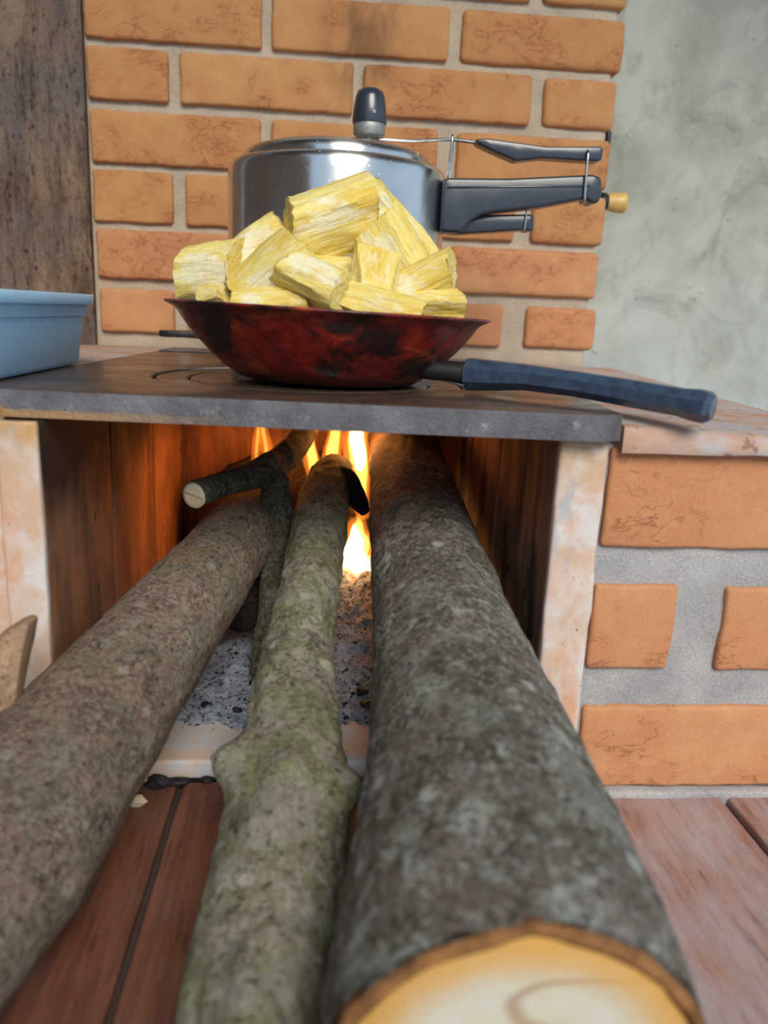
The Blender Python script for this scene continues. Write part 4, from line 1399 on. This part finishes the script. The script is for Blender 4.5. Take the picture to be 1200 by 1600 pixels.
for k, (x, y, z, sx, sy, sz, lab) in enumerate([
    (4.6, 57.2, -24.65, 1.1, 0.6, 0.4, 'largest black charcoal lump on the ash beside the thick log'),
    (3.7, 59.0, -24.5, 0.5, 0.5, 0.4, 'rounded charcoal lump on the ash just behind the largest lump'),
    (3.7, 48.6, -26.1, 0.6, 1.0, 0.5, 'charcoal lump against the slab edge between middle and thick log'),
    (4.0, 46.3, -26.2, 0.5, 1.2, 0.4, 'long charcoal lump on the plank between middle and thick log'),
    (-10.6, 48.9, -26.1, 0.8, 0.5, 0.5, 'charcoal lump in the corner between slab edge and brown log'),
    (-9.2, 49.3, -26.3, 0.9, 0.4, 0.3, 'flat charcoal piece along the slab edge beside the corner lump'),
    (-7.4, 49.5, -26.35, 0.5, 0.3, 0.25, 'small charcoal crumb at the middle of the slab edge'),
    (-6.2, 49.5, -26.35, 0.4, 0.3, 0.25, 'small charcoal crumb at the slab edge nearest the mossy log'),
    (-3.9, 55.6, -24.8, 0.45, 0.35, 0.3, 'charcoal crumb on the ash nearest the mossy log'),
    (-6.0, 56.4, -24.75, 0.4, 0.3, 0.25, 'charcoal crumb at the front edge of the ash'),
    (-8.6, 57.2, -24.7, 0.25, 0.5, 0.2, 'thin charcoal splinter on the ash beside the brown log'),
    (-5.0, 60.5, -24.4, 0.5, 0.35, 0.25, 'charcoal piece in the middle of the ash'),
]):
    v, f = lump(k * 9.1, (x, y, z), (sx, sy, sz))
    obj('charcoal_lump', v, f, CHARCOAL, origin=(x, y, z - sz), smooth=False, label=lab, category='charcoal', group='charcoal lumps on hearth and ledge')

v, f = lump(77, (-11.6, 46.9, -26.15), (0.75, 0.35, 0.4))
obj('wood_chip', v, f, CHIPWOOD, origin=(-11.6, 46.9, -26.55), smooth=False, label='pale splintered wood chip on the planks beside the brown log', category='wood chip')
v, f = grid(8, 4, lambda u, w: Vector((-14.9 + u * 1.0, 37.3 + (w - 0.5) * 0.7 * math.sin(math.pi * min(max(u, 0.04), 0.96)), -26.5 + 0.15 * math.sin(u * 4) + 0.1 * (w - 0.5) ** 2)))
lf = obj('dry_leaf', v, f, LEAF, origin=(-14.4, 37.3, -26.6), label='tiny dry tan leaf on the planks under the brown log', category='leaf')
sm = lf.modifiers.new('thickness', 'SOLIDIFY')
sm.thickness = 0.0004

# ------------------------------------------------------------------ fire
fire = thing('fire', 'bright yellow and orange flames between the burning log ends', 'fire', (0, 78, -22))
FL_OUT = m_flame('flame_orange', (1.0, 0.22, 0.02, 1), 55.0)
FL_MID = m_flame('flame_yellow', (1.0, 0.52, 0.08, 1), 190.0)
FL_HOT = m_flame('flame_white', (1.0, 0.8, 0.35, 1), 420.0)


def flame(base, h, r, sway, seed, mat, n=20):
    pts = []
    for i in range(9):
        t = i / 8
        rr = r * (math.sin(math.pi * min(1, (t * 0.85 + 0.15))) ** 0.8) * (1 - 0.35 * t) + 0.02
        if i == 8:
            rr = 0.02
        pts.append((base[0] + sway[0] * t + 0.5 * r * nz((seed, t * 3.2, 0)), base[1] + sway[1] * t + 0.3 * r * nz((seed + 9, t * 2.5, 0)), base[2] + h * t, rr))
    return tube(pts, n, 5, lambda p, nn, al, a: 0.25 * r * nz((p.x * 0.8 + seed, p.y * 0.8, p.z * 0.45)) * (0.2 + min(1, al / h)))


for k, (b, h, r, sw) in enumerate([
    ((3.8, 79.0, -21.8), 7.6, 1.9, (0.1, 0)), ((4.3, 80.0, -15.5), 13.5, 1.2, (-0.8, 0)), ((3.3, 80.5, -11.0), 9.2, 1.5, (0.6, 0)),
    ((-0.8, 79.5, -13.5), 12.0, 1.0, (-0.5, 0)), ((-5.6, 79.0, -20.0), 7.0, 1.3, (0.3, 0)),
    ((-5.3, 79.0, -11.6), 8.0, 0.75, (-0.7, 0)), ((-6.6, 80.5, -10.8), 7.0, 0.6, (0.3, 0)), ((0.9, 83.0, -14.0), 11.5, 1.2, (0.6, 0)),
]):
    v, f = flame(b, h, r, sw, k * 3.7, FL_OUT)
    fo = obj('flame', v, f, FL_OUT, fire)
    b2 = (b[0], b[1], b[2] + 0.12 * h)
    v, f = flame(b2, h * 0.8, r * (0.6 if k not in (4, 5, 6) else 0.3), sw, k * 3.7, FL_MID)
    obj('inner_flame', v, f, FL_MID, fo)
for b, h, r in (((3.8, 79.0, -21.6), 5.8, 1.35), ((3.7, 80.5, -10.5), 7.5, 0.8)):
    v, f = flame(b, h, r, (0, 0), 5.5, FL_HOT)
    obj('hot_core', v, f, FL_HOT, fire)
for k, (p, w) in enumerate([((3.8, 82.0, -17.5), 0.7), ((3.6, 83.0, -6.5), 0.5), ((-1.5, 83.0, -5.5), 0.35), ((-6.0, 82.0, -7.5), 0.36), ((-5.6, 78.5, -15.5), 0.12)]):
    ld = bpy.data.lights.new('flame_light', 'POINT')
    ld.energy = w
    ld.color = (1.0, 0.30, 0.055)
    ld.shadow_soft_size = 0.012
    lo = bpy.data.objects.new('flame_light', ld)
    COL.objects.link(lo)
    lo.parent = fire
    lo.location = (Vector(p) - WO[fire.name]) * K
bpy.context.view_layer.update()
